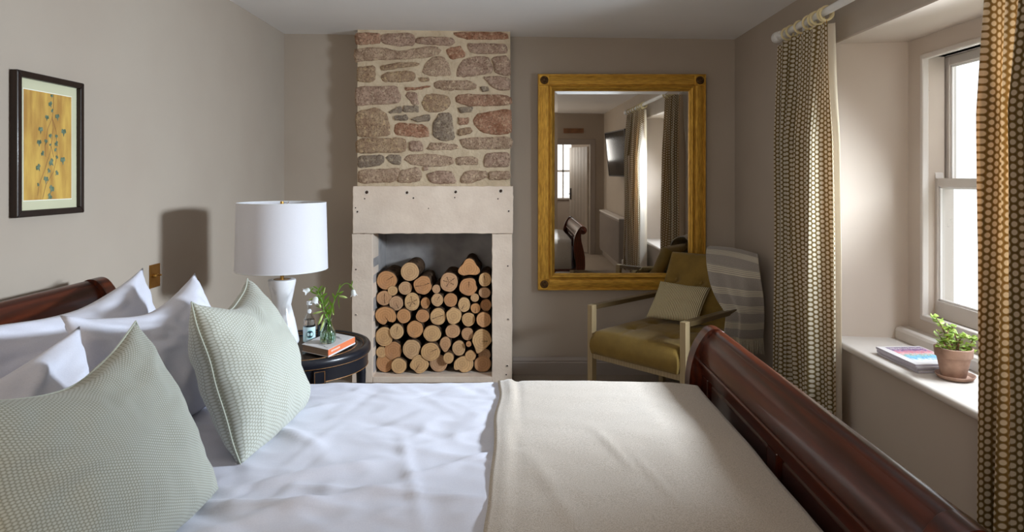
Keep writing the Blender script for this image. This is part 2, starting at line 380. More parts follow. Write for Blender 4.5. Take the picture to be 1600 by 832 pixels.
M['iron'] = paint('dark_iron', srgb(60, 54, 50), srgb(40, 36, 34), .5, 20, 60, .1, metal=.7)
M['screen'] = paint('black_screen', srgb(14, 13, 13), srgb(16, 15, 15), .12, 5, 40, 0)
M['radiator'] = paint('radiator_enamel', srgb(150, 140, 132), srgb(146, 136, 128), .35, 5, 40, .03)
M['doorwhite'] = paint('pale_plank_door_paint', srgb(212, 200, 186), srgb(204, 192, 178), .5, 5, 40, .05)

# ------------------------------------------------------------------ room shell
LW, RW, BW, REAR = -1.654, 1.545, 4.727, -1.85       # room planes
ceil = lambda x: 2.398 - .0125*x
struct('floor', MB().box(LW-.1, RW+.45, REAR-.2, BW+.5, -.1, 0), M['carpet'])
c = MB(); cz0, cz1 = ceil(LW-.1), ceil(RW+.5)
c.add([(LW-.1, REAR-.2, cz0), (RW+.5, REAR-.2, cz1), (RW+.5, BW+.5, cz1), (LW-.1, BW+.5, cz0),
       (LW-.1, REAR-.2, 2.6), (RW+.5, REAR-.2, 2.6), (RW+.5, BW+.5, 2.6), (LW-.1, BW+.5, 2.6)],
      [(0, 1, 2, 3), (4, 7, 6, 5), (0, 4, 5, 1), (1, 5, 6, 2), (2, 6, 7, 3), (3, 7, 4, 0)])
struct('ceiling', c, M['ceiling'])
struct('wall_left', MB().box(LW-.1, LW, REAR-.1, BW+.4, 0, 2.5), M['wall'])
AX0, AX1, AZ0, AZ1, AY = -.984, -.171, .038, 1.015, 5.0     # alcove
b = MB(); b.box(LW, AX0-.04, BW, BW+.4, 0, 2.5).box(AX1+.04, RW+.4, BW, BW+.4, 0, 2.5).box(AX0-.04, AX1+.04, BW, BW+.4, AZ1+.1, 2.5)
struct('wall_back', b, M['wall'])
b = MB(); b.box(AX0-.04, AX0, 4.56, AY, 0, AZ1+.1).box(AX1, AX1+.04, 4.56, AY, 0, AZ1+.1).box(AX0-.04, AX1+.04, AY, AY+.05, 0, AZ1+.1)
b.box(AX0, AX1, 4.56, AY, AZ1, AZ1+.1)
struct('wall_alcove', b, M['plaster'])
struct('trim_1', MB().box(AX0, AX1, 4.53, AY, 0, AZ0), M['limestone'])       # alcove floor slab
# right wall with a splayed window recess
WY0, WY1, FX, HZ, SZ = 1.50, 3.246, 1.875, 2.053, .626
b = MB()
b.box(RW, RW+.45, WY1, BW, 0, 2.5).box(RW, RW+.45, REAR-.1, WY0, 0, 2.5)
b.box(RW, RW+.45, WY0, WY1, HZ, 2.5).box(RW, RW+.45, WY0, WY1, 0, SZ-.035)
struct('wall_right', b, M['wall'], bev=.006)
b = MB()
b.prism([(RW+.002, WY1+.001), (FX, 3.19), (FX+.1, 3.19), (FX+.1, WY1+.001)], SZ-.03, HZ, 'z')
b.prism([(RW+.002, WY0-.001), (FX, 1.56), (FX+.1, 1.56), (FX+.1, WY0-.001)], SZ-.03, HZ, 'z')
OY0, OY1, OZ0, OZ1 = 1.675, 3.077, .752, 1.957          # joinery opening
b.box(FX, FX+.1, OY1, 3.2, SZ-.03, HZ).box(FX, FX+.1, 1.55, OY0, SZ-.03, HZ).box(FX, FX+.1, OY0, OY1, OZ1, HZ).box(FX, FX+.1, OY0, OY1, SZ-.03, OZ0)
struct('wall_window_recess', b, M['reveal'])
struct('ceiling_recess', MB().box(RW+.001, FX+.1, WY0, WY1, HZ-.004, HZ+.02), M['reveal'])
# sill board with rounded nose, and the raised ledge behind it
nose = [(RW-.03+.012*(1-math.cos(a)) if False else RW-.018-.014*math.cos(a), SZ-.016+.016*math.sin(a)) for a in [PI/2*k/5 for k in range(6)][::-1]]
prof = [(FX, SZ)] + [(RW-.018-.014*math.cos(a), SZ-.016+.016*math.sin(a)) for a in [PI/2-PI*k/10 for k in range(11)]] + [(FX, SZ-.032)]
b = MB().prism(prof, WY0-.01, WY1+.012, 'y')
struct('trim_2', b, M['joinery'], smooth=True)
ll = [(FX+.02, SZ), (1.815, SZ), (1.815, .668), (1.822, .680), (1.838, .686), (FX+.02, .686)]
struct('trim_3', MB().prism(ll, 1.555, 3.197, 'y'), M['joinery'], bev=.003)
# ------------------------------------------------------------------ sash window
w = bpy.data.objects.new('window_1', None); COL.objects.link(w); w['kind'] = 'structure'; w.location = (FX, 2.376, OZ0); ROOT['window_1'] = Vector(w.location)
def wpart(n, mb, m, **k): return obj(n, mb, m, w, world=True, **k)
# box frame
b = MB(); JY0, JY1 = 1.645, 3.107
b.box(FX+.012, 2.04, JY1, JY1+.03, .70, 2.0).box(FX+.012, 2.04, JY0-.03, JY0, .70, 2.0).box(FX+.012, 2.04, JY0, JY1, OZ1+.0, 2.0).box(FX+.012, 2.04, JY0, JY1, .70, OZ0-.004)
wpart('box_frame', b, M['joinery'], bev=.003, smooth=False)
# architrave bead round the opening
b = MB(); e = .014
b.box(FX-.01, FX+.02, OY1-e, OY1+.008, OZ0-.01, OZ1+.01).box(FX-.01, FX+.02, OY0-.008, OY0+e, OZ0-.01, OZ1+.01)
b.box(FX-.01, FX+.02, OY0, OY1, OZ1-e, OZ1+.01).box(FX-.01, FX+.02, OY0, OY1, OZ0-.012, OZ0+e)
wpart('bead', b, M['joinery'], bev=.005, smooth=False)
# parting bead on the jamb
wpart('parting_bead', MB().box(1.972, 1.982, JY1-.012, JY1+.002, OZ0, OZ1).box(1.972, 1.982, JY0-.002, JY0+.012, OZ0, OZ1), M['joinery'], smooth=False)
def sash(x0, x1, z0, z1, top, bot, st=.044):
    b = MB(); y0, y1 = JY0+.003, JY1-.003
    b.box(x0, x1, y1-st, y1, z0, z1).box(x0, x1, y0, y0+st, z0, z1).box(x0, x1, y0+st, y1-st, z1-top, z1).box(x0, x1, y0+st, y1-st, z0, z0+bot)
    s_ = wpart('sash', b, M['joinery'], bev=.004, smooth=False)
    m_ = MB(); q = .009; xm = (x0+x1)/2
    m_.box(x0+.008, xm, y1-st-q, y1-st, z0+bot, z1-top).box(x0+.008, xm, y0+st, y0+st+q, z0+bot, z1-top)
    m_.box(x0+.008, xm, y0+st, y1-st, z1-top-q, z1-top).box(x0+.008, xm, y0+st, y1-st, z0+bot, z0+bot+q)
    obj('glazing_bead', m_, M['whitepaint'], s_, world=True, bev=.002, smooth=False)
    obj('pane', MB().box(xm, xm+.004, y0+st-.004, y1-st+.004, z0+bot-.004, z1-top+.004), M['pane'], s_, world=True, smooth=False)
    return s_
sash(1.986, 2.022, 1.345, 1.955, .042, .036)             # upper, outer
low = sash(1.932, 1.968, OZ0+.002, 1.395, .038, .078)      # lower, inner
horn = [(0, 1.395), (.034, 1.395), (.028, 1.42), (.012, 1.45), (.010, 1.462), (0, 1.462)]
for s_, yy in ((-1, JY1-.003), (1, JY0+.003)):
    obj('sash_horn', MB().prism([(yy+s_*a, z) for a, z in horn], 1.932, 1.968, 'x'), M['joinery'], low, world=True, smooth=False)
wpart('sash_cord', MB().tube([(1.925, JY1-.010, 1.46), (1.925, JY1-.010, 1.80)], .004, 8), M['cord'])
hk = [(1.905+.0*k, JY1-.012+.016*math.sin(a), 1.80+.02*math.cos(a)) for k, a in enumerate([2*PI*i/12 for i in range(11)])]
wpart('cord_hook', MB().tube(hk, .0025, 6), M['iron'])

# baseboards
def skirting(name, p0, p1, nrm):
    pr = [(0, 0), (.022, 0), (.022, .085), (.017, .092), (.019, .10), (.012, .115), (.006, .122), (0, .124)]
    d = Vector(p1)-Vector(p0); vs = []
    for p in (p0, p1):
        for a, z in pr: vs.append((p[0]+nrm[0]*a, p[1]+nrm[1]*a, z))
    n = len(pr); fs = [(i, (i+1) % n, n+(i+1) % n, n+i) for i in range(n)] + [tuple(range(n))[::-1], tuple(range(n, 2*n))]
    struct(name, MB().add(vs, fs), M['trim'])
skirting('baseboard_back', (-.03, BW), (RW, BW), (0, -1)); skirting('baseboard_back.001', (LW, BW), (-1.12, BW), (0, -1))
skirting('baseboard_left', (LW, REAR), (LW, BW), (1, 0)); skirting('baseboard_right', (RW, REAR), (RW, BW), (-1, 0))

# ------------------------------------------------------------------ rear of the room (seen in the mirror)
DX0, DX1, DZ = .60, 1.31, 1.86
b = MB().box(LW, DX0, REAR-.12, REAR, 0, 2.5).box(DX1, RW+.45, REAR-.12, REAR, 0, 2.5).box(DX0, DX1, REAR-.12, REAR, DZ, 2.5)
struct('wall_rear', b, M['wall'])
b = MB(); b.box(DX0-.09, DX0, REAR, REAR+.02, 0, DZ+.09).box(DX1, DX1+.09, REAR, REAR+.02, 0, DZ+.09).box(DX0, DX1, REAR, REAR+.02, DZ, DZ+.09)
struct('door_1', b, M['trim'], bev=.004)
# landing beyond the doorway with a small window
HY = -4.2
b = MB().box(.2, .3, HY, REAR-.12, 0, 2.4).box(1.75, 1.85, HY, REAR-.12, 0, 2.4)
b.box(.2, .88, HY-.1, HY, 0, 2.4).box(1.22, 1.85, HY-.1, HY, 0, 2.4).box(.88, 1.22, HY-.1, HY, 0, .85).box(.88, 1.22, HY-.1, HY, 1.95, 2.4)
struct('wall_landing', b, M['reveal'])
struct('ceiling_landing', MB().box(.2, 1.85, HY-.1, REAR-.12, 2.4, 2.5), M['ceiling'])
struct('floor_landing', MB().box(.2, 1.85, HY-.1, REAR-.2, -.1, 0), M['carpet'])
struct('window_2', MB().box(.88, 1.22, HY-.08, HY-.05, 1.38, 1.42).box(1.035, 1.065, HY-.08, HY-.05, .85, 1.95).box(.86, 1.24, HY-.02, HY+.04, .82, .85), M['joinery'])
dl = thing('plank_door', 'pale painted plank door standing ajar beyond the rear doorway', 'door', (1.30, REAR-.14, 0), (0, 0, math.radians(248)))
for k in range(6):
    obj('plank', MB().box(.012+k*.112, .012+k*.112+.108, -.018, .018, .01, DZ-.03), M['doorwhite'], dl, bev=.004, smooth=False)
obj('ledge', MB().box(.02, .67, .018, .036, .3, .4).box(.02, .67, .018, .036, 1.45, 1.55), M['doorwhite'], dl, bev=.003, smooth=False)
obj('latch_handle', MB().tube([(.62, -.02, 1.0), (.62, -.06, 1.0), (.53, -.06, 1.0)], .008, 8).box(.60, .64, -.024, -.018, .9, 1.1), M['iron'], dl)
root_mesh('wooden_plank_sign', MB().box(.86, 1.2, REAR+.001, REAR+.02, 2.05, 2.13), M['plank'], (1.03, REAR, 2.05), 'small brown wooden board fixed above the rear doorway', 'board', bev=.003, smooth=False)
# radiator
rd = thing('radiator', 'long taupe panel radiator on the window wall behind the camera', 'radiator', (1.46, -.5, .12))
b = MB().box(1.43, 1.45, -1.45, .45, .14, .76)
for k in range(38): b.prism([(1.43, -1.43+k*.049), (1.418, -1.42+k*.049), (1.418, -1.40+k*.049), (1.43, -1.39+k*.049)], .17, .73, 'z')
obj('panel', b, M['radiator'], rd, world=True, smooth=False)
obj('top_grille', MB().box(1.415, 1.52, -1.455, .455, .76, .785), M['whitepaint'], rd, world=True, bev=.005, smooth=False)
obj('side_panel', MB().box(1.42, 1.52, .45, .46, .14, .77), M['radiator'], rd, world=True, smooth=False)
obj('side_panel', MB().box(1.42, 1.52, -1.46, -1.45, .14, .77), M['radiator'], rd, world=True, smooth=False)
obj('valve', MB().lathe([(.0, .0), (.014, 0), (.014, .04), (.02, .05), (.02, .10), (.012, .11), (0, .11)], 14, (1.47, .51, .13)).tube([(1.47, .51, .15), (1.47, .45, .17)], .009, 8).tube([(1.47, .51, .14), (1.47, .51, 0)], .007, 8), M['whitepaint'], rd, world=True)
for yy in (-1.3, .3): obj('bracket', MB().box(1.50, RW, yy-.02, yy+.02, .3, .6), M['radiator'], rd, world=True, smooth=False)
tv = thing('wall_television', 'black flat television tilted out from the wall above the radiator', 'television', (1.43, .27, 1.66), (0, math.radians(-6), math.radians(-6)))
obj('screen_panel', MB().box(-.018, .0, -.50, .50, -.30, .30), M['screen'], tv, bev=.004, smooth=False)
obj('bezel', MB().box(-.022, .02, -.515, -.50, -.315, .315).box(-.022, .02, .50, .515, -.315, .315).box(-.022, .02, -.5, .5, .30, .315).box(-.022, .02, -.5, .5, -.315, -.30), M['iron'], tv, smooth=False)
obj('wall_arm', MB().tube([(.0, 0, 0), (.115, 0, .0)], .025, 8), M['iron'], tv)

# ------------------------------------------------------------------ chimney breast
CY = 4.565
ch = struct('wall_chimney', MB().box(-1.095, -.048, CY, BW, 1.33, 2.5), M['mortar'])
PX = lambda px, py, Y: ((px-808)*Y/1040, 1.4-(py-277)*Y/1040)      # wall elevation survey (x, z) at depth Y
org = {'A': (550, 45), 'B': (675, 45), 'C': (550, 165), 'D': (675, 165)}
stones = [
 ('r', 'A', [(22,40),(280,45),(275,140),(40,155)]), ('p', 'A', [(292,55),(600,45),(632,110),(605,165),(450,168),(292,138)]),
 ('p', 'A', [(642,90),(830,82),('B',190,85),('B',232,125),('B',180,165),('A',830,158),(648,145)]),
 ('m', 'A', [(45,210),(190,188),(330,190),(460,225),(560,215),(820,172),('B',70,195),('B',72,245),('B',0,270),(700,290),(300,305),(50,320)]),
 ('b', 'A', [(285,370),(500,335),(670,340),(660,370),(400,400),(300,415)]), ('b', 'A', [(45,390),(225,375),(228,500),(200,525),(50,520)]),
 ('b', 'A', [(290,470),(360,435),(600,425),(635,470),(615,515),(450,530),(310,520)]), ('b', 'A', [(675,490),(770,490),(765,520),(690,535)]),
 ('k', 'A', [(530,582),(660,588),(770,562),(775,588),(640,610),(535,618)]), ('p', 'A', [(45,585),(440,580),(480,660),(470,740),(250,750),(40,765)]),
 ('p', 'A', [(530,665),(560,635),(645,640),(665,755),(610,755),(570,710)]),
 ('m', 'A', [(700,430),(725,370),(765,310),('B',40,275),('B',105,285),('B',160,350),('B',192,455),('B',0,465)]),
 ('k', 'B', [(205,35),(740,35),(755,100),(400,102),(260,80)]), ('p', 'B', [(345,150),(560,148),(740,155),(750,240),(400,245)]),
 ('k', 'B', [(135,205),(280,170),(335,250),(320,280),(185,300)]), ('p', 'B', [(250,410),(300,320),(420,285),(560,290),(608,390),(590,440),(420,465),(255,475)]),
 ('p', 'B', [(602,290),(740,275),(780,330),(780,465),(632,440)]), ('p', 'B', [(505,485),(680,478),(778,500),(772,612),(650,605),(590,560)]),
 ('g', 'B', [(470,580),(560,578),(572,620),(510,632)]), ('m', 'B', [(25,545),(60,520),(380,520),(440,560),(425,605),(150,612),(30,592)]),
 ('r', 'B', [(235,690),(280,655),(500,660),(762,665),(778,758),(400,772),(255,738)]),
 ('b', 'A', [(690,745),(735,668),('B',30,655),('B',160,683),('B',182,745),('B',150,800),('B',40,830),(735,815)]),
 ('g', 'D', [(255,20),(405,15),(392,62),(285,72)]), ('b', 'C', [(45,75),(250,30),(330,80),(375,200),(365,295),(60,305),(40,180)]),
 ('g', 'C', [(360,65),(485,5),(500,30),(495,70),(370,75)]), ('g', 'C', [(508,2),(660,2),(665,62),(510,65)]),
 ('g', 'C', [(420,100),(545,95),(560,145),(430,150)]), ('g', 'C', [(585,135),(770,85),(780,150),(650,165)]),
 ('k', 'C', [(430,200),(470,175),(740,200),(770,300),(690,318),(425,285)]), ('b', 'C', [(50,335),(530,330),(530,465),(50,475)]),
 ('p', 'C', [(565,375),(600,355),(690,360),(715,450),(580,455)]), ('m', 'C', [(745,440),(790,372),('D',120,380),('D',230,388),('D',275,432),('D',150,442),('C',800,445)]),
 ('g', 'C', [(60,510),(310,500),(315,570),(270,600),(60,620)]), ('g', 'C', [(335,530),(370,495),(490,500),(480,590),(400,585)]),
 ('m', 'C', [(520,550),(560,500),(800,488),('D',180,515),('D',230,548),('D',150,602),('C',800,608),(620,595)]),
 ('m', 'D', [(242,520),(380,512),(455,530),(460,588),(242,592)]), ('m', 'C', [(65,650),(460,632),(478,680),(430,760),(70,775)]),
 ('m', 'C', [(485,650),(660,622),(700,700),(665,758),(450,765)]), ('p', 'C', [(697,618),(755,615),(760,645),(712,652)]),
 ('p', 'D', [(15,665),(110,655),(205,668),(240,775),(60,778),(-15,770),(-55,690)]), ('g', 'D', [(8,180),(80,88),(185,85),(215,240),(220,330),(120,345),(12,310)]),
 ('r', 'D', [(260,120),(370,120),(365,180),(265,190)]), ('b', 'D', [(260,240),(380,215),(405,260),(330,295),(265,300)]),
 ('k', 'D', [(410,160),(460,90),(620,65),(780,45),(780,270),(600,280),(480,250)]), ('m', 'D', [(272,350),(350,325),(780,315),(780,430),(330,435)]),
 ('p', 'D', [(520,560),(545,482),(770,472),(775,560),(760,610),(530,612)]), ('m', 'D', [(280,740),(340,655),(540,660),(555,720),(400,770),(300,775)]),
 ('m', 'D', [(568,660),(770,660),(780,735),(568,745)]),
]
def chaikin(p, it=2, q=.14):
    for _ in range(it):
        r = []
        for i in range(len(p)):
            a, b_ = p[i], p[(i+1) % len(p)]
            r += [(a[0]*(1-q)+b_[0]*q, a[1]*(1-q)+b_[1]*q), (a[0]*q+b_[0]*(1-q), a[1]*q+b_[1]*(1-q))]
        p = r
    return p
def resample(p, n):
    d = [0]
    for i in range(len(p)): d.append(d[-1]+math.dist(p[i], p[(i+1) % len(p)]))
    out = []; j = 0
    for k in range(n):
        t_ = d[-1]*k/n
        while d[j+1] < t_: j += 1
        a, b_ = p[j], p[(j+1) % len(p)]; f = (t_-d[j])/max(1e-9, d[j+1]-d[j]); out.append((a[0]+(b_[0]-a[0])*f, a[1]+(b_[1]-a[1])*f))
    return out
for si, (m_, o_, pts) in enumerate(stones):
    P = []
    for p in pts:
        if len(p) == 3: o2, x_, y_ = p
        else: o2, (x_, y_) = o_, p
        P.append(PX(org[o2][0]+x_/6.4, org[o2][1]+y_/6.4, CY-.01))
    P = [(min(max(x, -1.112), -.036), z) for x, z in P]
    n = 26; cX_ = sum(p[0] for p in P)/len(P); cZ_ = sum(p[1] for p in P)/len(P); P = [(cX_+(x-cX_)*1.05, cZ_+(z-cZ_)*1.12) for x, z in P]; P = resample(chaikin(P, 1, .12), n); cx_ = sum(p[0] for p in P)/n; cz_ = sum(p[1] for p in P)/n
    P = [(x+.007*noise.noise((x*45, z*45, si)), z+.007*noise.noise((x*45+9, z*45, si))) for x, z in P]
    pr = random.uniform(.008, .018)
    vs = []
    for k_, dep in ((1.05, .012), (1.0, -pr*.2), (.93, -pr*.85), (.6, -pr), (.28, -pr*1.05)):
        for x, z in P:
            jj = .005*noise.noise((x*38+si, z*38, k_*7)) if dep < 0 else 0
            vs.append((cx_+(x-cx_)*k_, CY+dep+jj, cz_+(z-cz_)*k_))
    fs = [(r_*n+i, r_*n+(i+1) % n, (r_+1)*n+(i+1) % n, (r_+1)*n+i) for r_ in range(4) for i in range(n)] + [tuple(range(4*n, 5*n))]
    obj('stone', MB().add(vs, fs), ST[m_], ch, ang=75)
# ------------------------------------------------------------------ stone fireplace surround
SY = 4.525
fs_ = thing('fireplace_surround', 'pale limestone fireplace surround with drilled lintel framing the log alcove', 'fireplace surround', (-.575, SY, 0))
def chipped(x0, x1, z0, z1, y0, y1, n=26):
    P = []
    for a, b_ in (((x0, z0), (x1, z0)), ((x1, z0), (x1, z1)), ((x1, z1), (x0, z1)), ((x0, z1), (x0, z0))):
        for k in range(n):
            x = a[0]+(b_[0]-a[0])*k/n; z = a[1]+(b_[1]-a[1])*k/n
            j = .0035*noise.noise((x*25, z*25, 3.1))+.002*noise.noise((x*90, z*90, 1))
            P.append((x+(j if a[0] == b_[0] else 0), z+(j if a[1] == b_[1] else 0)))
    return MB().prism(P, y0, y1, 'y')
lint = obj('lintel', chipped(-1.118, -.028, 1.016, 1.338, SY, BW), M['limestone'], fs_, world=True, bev=.004, smooth=False)
obj('jamb', chipped(-1.124, AX0, .0, 1.013, SY+.003, BW), M['limestone'], fs_, world=True, bev=.004, smooth=False)
obj('jamb', chipped(AX1, -.034, .0, 1.013, SY+.003, BW), M['limestone'], fs_, world=True, bev=.004, smooth=False)
obj('hearth_slab', MB().box(AX0+.001, AX1-.001, SY+.002, 4.60, 0, AZ0+.002), M['limestone'], fs_, world=True, bev=.004, smooth=False)
def hole(px, py, r):
    x, z = PX(px, py, SY)
    obj('drill_hole', MB().lathe([(0, -.0005), (r*.75, -.0005), (r*.75, .003), (0, .003)], 12, (x, SY, z), 'y'), M['hole'], fs_, world=True)
    if r > .006: obj('chipped_rim', MB().lathe([(r*.75, -.001), (r*1.0, -.002), (r*1.3, .001), (r*1.3, .003)], 12, (x+.003, SY, z-.002), 'y', cap=False), M['chip'], fs_, world=True)
for px, py, r in ((572.5,300.5,.016),(635.5,301,.014),(711.5,300,.014),(782,298.5,.016),(569.5,310.5,.007),(645.5,309.5,.009),(710.5,309,.006),(778,311,.006),(558,331,.010),(555.5,325,.006),(669.5,326,.005),(794.5,330,.009),(556,421.5,.006),(793.5,416,.006),(555.5,492,.007),(793.5,499,.007),(792,572,.009),(791,586,.006),(566,585,.006)):
    hole(px, py, r)
# ------------------------------------------------------------------ logs
L = [ # cx, cy, rx, ry, row, shape, look
 (142,744,36,38,0,'','broad'),(210,750,31,32,0,'','round'),(290,740,39,37,0,'poly','lumpy'),(367,747,36,35,0,'','round'),(460,745,45,37,0,'dbl','two-lobed'),(540,747,34,33,0,'','broad'),
 (128,683,21,24,1,'','small'),(188,678,37,40,1,'poly','angular dark-hearted'),(260,672,37,43,1,'poly','jagged-edged'),(334,682,39,37,1,'','wide pale'),(405,706,21,23,1,'','small pale'),(446,667,27,31,1,'','grey weathered'),(492,697,22,22,1,'','small grey'),(547,693,25,25,1,'','grey-streaked'),
 (141,622,35,39,2,'','large round'),(201,602,28,32,2,'','bark-topped'),(273,593,33,35,2,'','reddish round'),(341,610,36,33,2,'','wide'),(393,653,23,32,2,'pear','pear-shaped'),(422,600,30,28,2,'','broad'),(480,611,24,26,2,'','greyish'),(485,651,11,12,2,'','tiny dark'),(537,640,39,50,2,'tear','huge teardrop-shaped'),
 (150,543,45,39,3,'kid','kidney-shaped grey'),(229,541,28,29,3,'','round'),(303,540,27,26,3,'','round pale'),(364,543,32,35,3,'','cracked'),(426,541,32,37,3,'poly','tall pale'),(484,554,27,28,3,'','round pale'),(544,555,30,31,3,'','large round'),
 (142,470,31,30,4,'','cracked'),(199,490,28,30,4,'','round'),(262,484,31,36,4,'','star-cracked'),(314,490,21,24,4,'poly','small pinkish'),(361,477,24,26,4,'','small ringed'),(414,477,27,28,4,'','short-barked'),(467,496,24,30,4,'','oval weathered'),(512,510,20,21,4,'','small'),(553,497,22,24,4,'','small half-shaded'),
 (148,400,41,38,5,'','large thick-barked'),(185,441,20,20,5,'','small grey'),(235,430,27,27,5,'','round'),(305,420,37,41,5,'poly','large split'),(357,434,16,18,5,'','tiny'),(485,427,37,37,5,'poly','large irregular'),(509,468,17,17,5,'','tiny round'),(548,448,24,22,5,'','small half-shaded'),
 (253,366,37,37,6,'','large round'),(407,407,36,40,6,'','large radially cracked'),(487,352,50,40,6,'tri','huge triangular'),(549,397,25,29,6,'','small half-shaded'),
]
rows = {}
for l in L: rows.setdefault(l[4], []).append(l)
ordn = ['first', 'second', 'third', 'fourth', 'fifth', 'sixth', 'seventh', 'eighth', 'ninth', 'tenth']
rown = ['bottom row', 'second row', 'third row', 'fourth row', 'fifth row', 'sixth row', 'top']
LY = 4.615
def log_outline(rx, ry, shp, seed, n=28):
    out = []
    for k in range(n):
        a = 2*PI*k/n; c_, s_ = math.cos(a), math.sin(a); r = 1
        w_ = .03*noise.noise((c_*1.5+seed*3, s_*1.5, seed))*2
        if shp == 'poly': r = .95+.09*noise.noise((c_*1.6+seed, s_*1.6, seed*2.3))*1.6
        if shp == 'kid': r = 1-.48*math.exp(-((a-5.15)/.34)**2)-.16*max(0, math.cos(a-3.9))
        if shp == 'dbl': r = 1-.34*math.exp(-((a-4.30)/.26)**2)-.30*max(0, math.cos(a-2.5))
        if shp == 'tri': r = .82+.28*math.cos(3*(a-PI/2))*.6
        x, z = c_*rx*(r+w_), s_*ry*(r+w_)
        if shp == 'tear': f = max(0, -s_); x = x*(1-.55*f)-rx*.45*f*f; z = s_*ry*1.0
        if shp == 'pear': f = max(0, -s_); x = x*(1-.5*f)
        if shp == 'tri': z = max(z, -ry*.78)
        out.append((x, z))
    return out
i_ = 0
for ri, row in sorted(rows.items()):
    row.sort(key=lambda l: l[0])
    for li, (cx_, cy_, rx, ry, _, shp, look) in enumerate(row):
        i_ += 1
        px, py = 540+cx_/2.522, 280+cy_/2.522; yf = LY+random.uniform(-.03, .03)
        x, z = PX(px, py, yf); k_ = yf/1040/2.522*.975
        O = log_outline(rx*k_, ry*k_, shp, i_*.77)
        z = max(z, AZ0+.004+max(-q[1] for q in O)); n = len(O)
        x = min(max(x, AX0+.004+max(-q[0] for q in O)), AX1-.004-max(q[0] for q in O))
        yb = yf+random.uniform(.30, .345); yb = min(yb, AY-.01)
        vs = []
        for q, (yy, sc) in enumerate(((yf+.0015, 1.0), (yf+.02, 1.0), (yf+.15, 1.0), (yb, .99))):
            for a, b_ in O:
                j = 1+(.012*noise.noise((a*60, yy*30, b_*60)) if 0 < q else 0)
                vs.append((x+a*sc*j, yy, z+b_*sc*j))
        fs = [(r_*n+i, r_*n+(i+1) % n, (r_+1)*n+(i+1) % n, (r_+1)*n+i) for r_ in range(3) for i in range(n)] + [tuple(range(3*n, 4*n))]
        lab = '%s cut log, %s from left in the %s of the alcove stack' % (look, ordn[li], rown[ri])
        if ri == 6: lab = '%s cut log, %s from left on top of the alcove stack' % (look, ordn[li])
        o = root_mesh('cut_log', MB().add(vs, fs), M['bark'], (x, yf, z), lab, 'log', 'cut logs stacked in the alcove')
        fv = [(a*.965, -.001, b_*.965) for a, b_ in O] + [(a, .002, b_) for a, b_ in O]
        ff = [tuple(range(n))] + [(i, n+i, n+(i+1) % n, (i+1) % n) for i in range(n)]
        obj('cut_face', MB().add(fv, ff), M['logface'], o)
        ncr = 5 if 'radial' in look or 'star' in look else (2 if ('crack' in look or 'split' in look) else (1 if random.random() < .35 else 0))
        if ncr:
            cm = MB(); rr = min(rx, ry)*k_
            a0 = random.uniform(0, 6)
            for q in range(ncr):
                a = a0+q*2*PI/ncr+random.uniform(-.3, .3); L1 = rr*random.uniform(.55, .85); w_ = .0022
                c_, s_ = math.cos(a), math.sin(a)
                cm.add([(c_*rr*.05-s_*w_*.4, -.0018, s_*rr*.05+c_*w_*.4), (c_*rr*.05+s_*w_*.4, -.0018, s_*rr*.05-c_*w_*.4), (c_*L1+s_*w_, -.0018, s_*L1-c_*w_), (c_*L1-s_*w_, -.0018, s_*L1+c_*w_)], [(0, 1, 2, 3)])
            obj('crack', cm, M['crack'], o, smooth=False)

# ------------------------------------------------------------------ mirror
mi = thing('gilt_mirror', 'large gilt framed wall mirror with corner rosettes beside the chimney', 'mirror', (.7355, 4.684, 1.364), (math.radians(.4), 0, math.radians(.35)))
MW, MH, FW = .5905, .760, .118
fp = [(0, .02), (0, -.012), (.004, -.02), (.012, -.02), (.014, -.012), (.016, -.012), (.024, -.014), (.05, -.018), (.074, -.014), (.078, -.008), (.082, -.008), (.086, -.018), (.096, -.022), (.104, -.018), (.108, -.008), (.118, -.002), (.118, .012)]
def rail(name, hor, sgn, m):
    n = len(fp); vs = []
    half = MW if hor else MH; oth = MH if hor else MW
    for e_ in (-1, 1):
        for d, y in fp:
            a = e_*(half-d); b_ = sgn*(oth-d)
            vs.append((a, y, b_) if hor else (b_, y, a))
    fs = [(i, i+1, n+i+1, n+i) for i in range(n-1)] + [tuple(range(n)), tuple(range(n, 2*n))]
    obj(name, MB().add(vs, fs), m, mi, ang=25)
rail('frame_rail', True, 1, M['gold_h']); rail('frame_rail', True, -1, M['gold_h']); rail('frame_stile', False, 1, M['gold_v']); rail('frame_stile', False, -1, M['gold_v'])
for a in (-1, 1):
    for b_ in (-1, 1):
        cx_, cz_ = a*(MW-.045), b_*(MH-.045)
        q = obj('corner_block', MB().box(cx_-.036, cx_+.036, -.022, .0, cz_-.036, cz_+.036), M['gold'], mi, bev=.003, smooth=False)
        mb = MB().lathe([(0, -.034), (.007, -.034), (.009, -.029), (.011, -.029), (.016, -.033), (.024, -.031), (.029, -.024), (.029, -.020)], 20, (cx_, 0, cz_), 'y')
        for k in range(10):
            an = 2*PI*k/10; mb.lathe([(0, -.037), (.003, -.036), (.004, -.031), (.004, -.028)], 8, (cx_+.018*math.cos(an), 0, cz_+.018*math.sin(an)), 'y')
        obj('rosette', mb, M['rosette'], q)
gx, gz = MW-FW, MH-FW; bv = .022
obj('mirror_glass', MB().add([(-gx+bv, .006, -gz+bv), (gx-bv, .006, -gz+bv), (gx-bv, .006, gz-bv), (-gx+bv, .006, gz-bv)], [(0, 1, 2, 3)]), M['mirror'], mi, smooth=False, recalc=False)
o_ = [(-gx, .0068, -gz), (gx, .0068, -gz), (gx, .0068, gz), (-gx, .0068, gz)]; n_ = [(-gx+bv, .006, -gz+bv), (gx-bv, .006, -gz+bv), (gx-bv, .006, gz-bv), (-gx+bv, .006, gz-bv)]
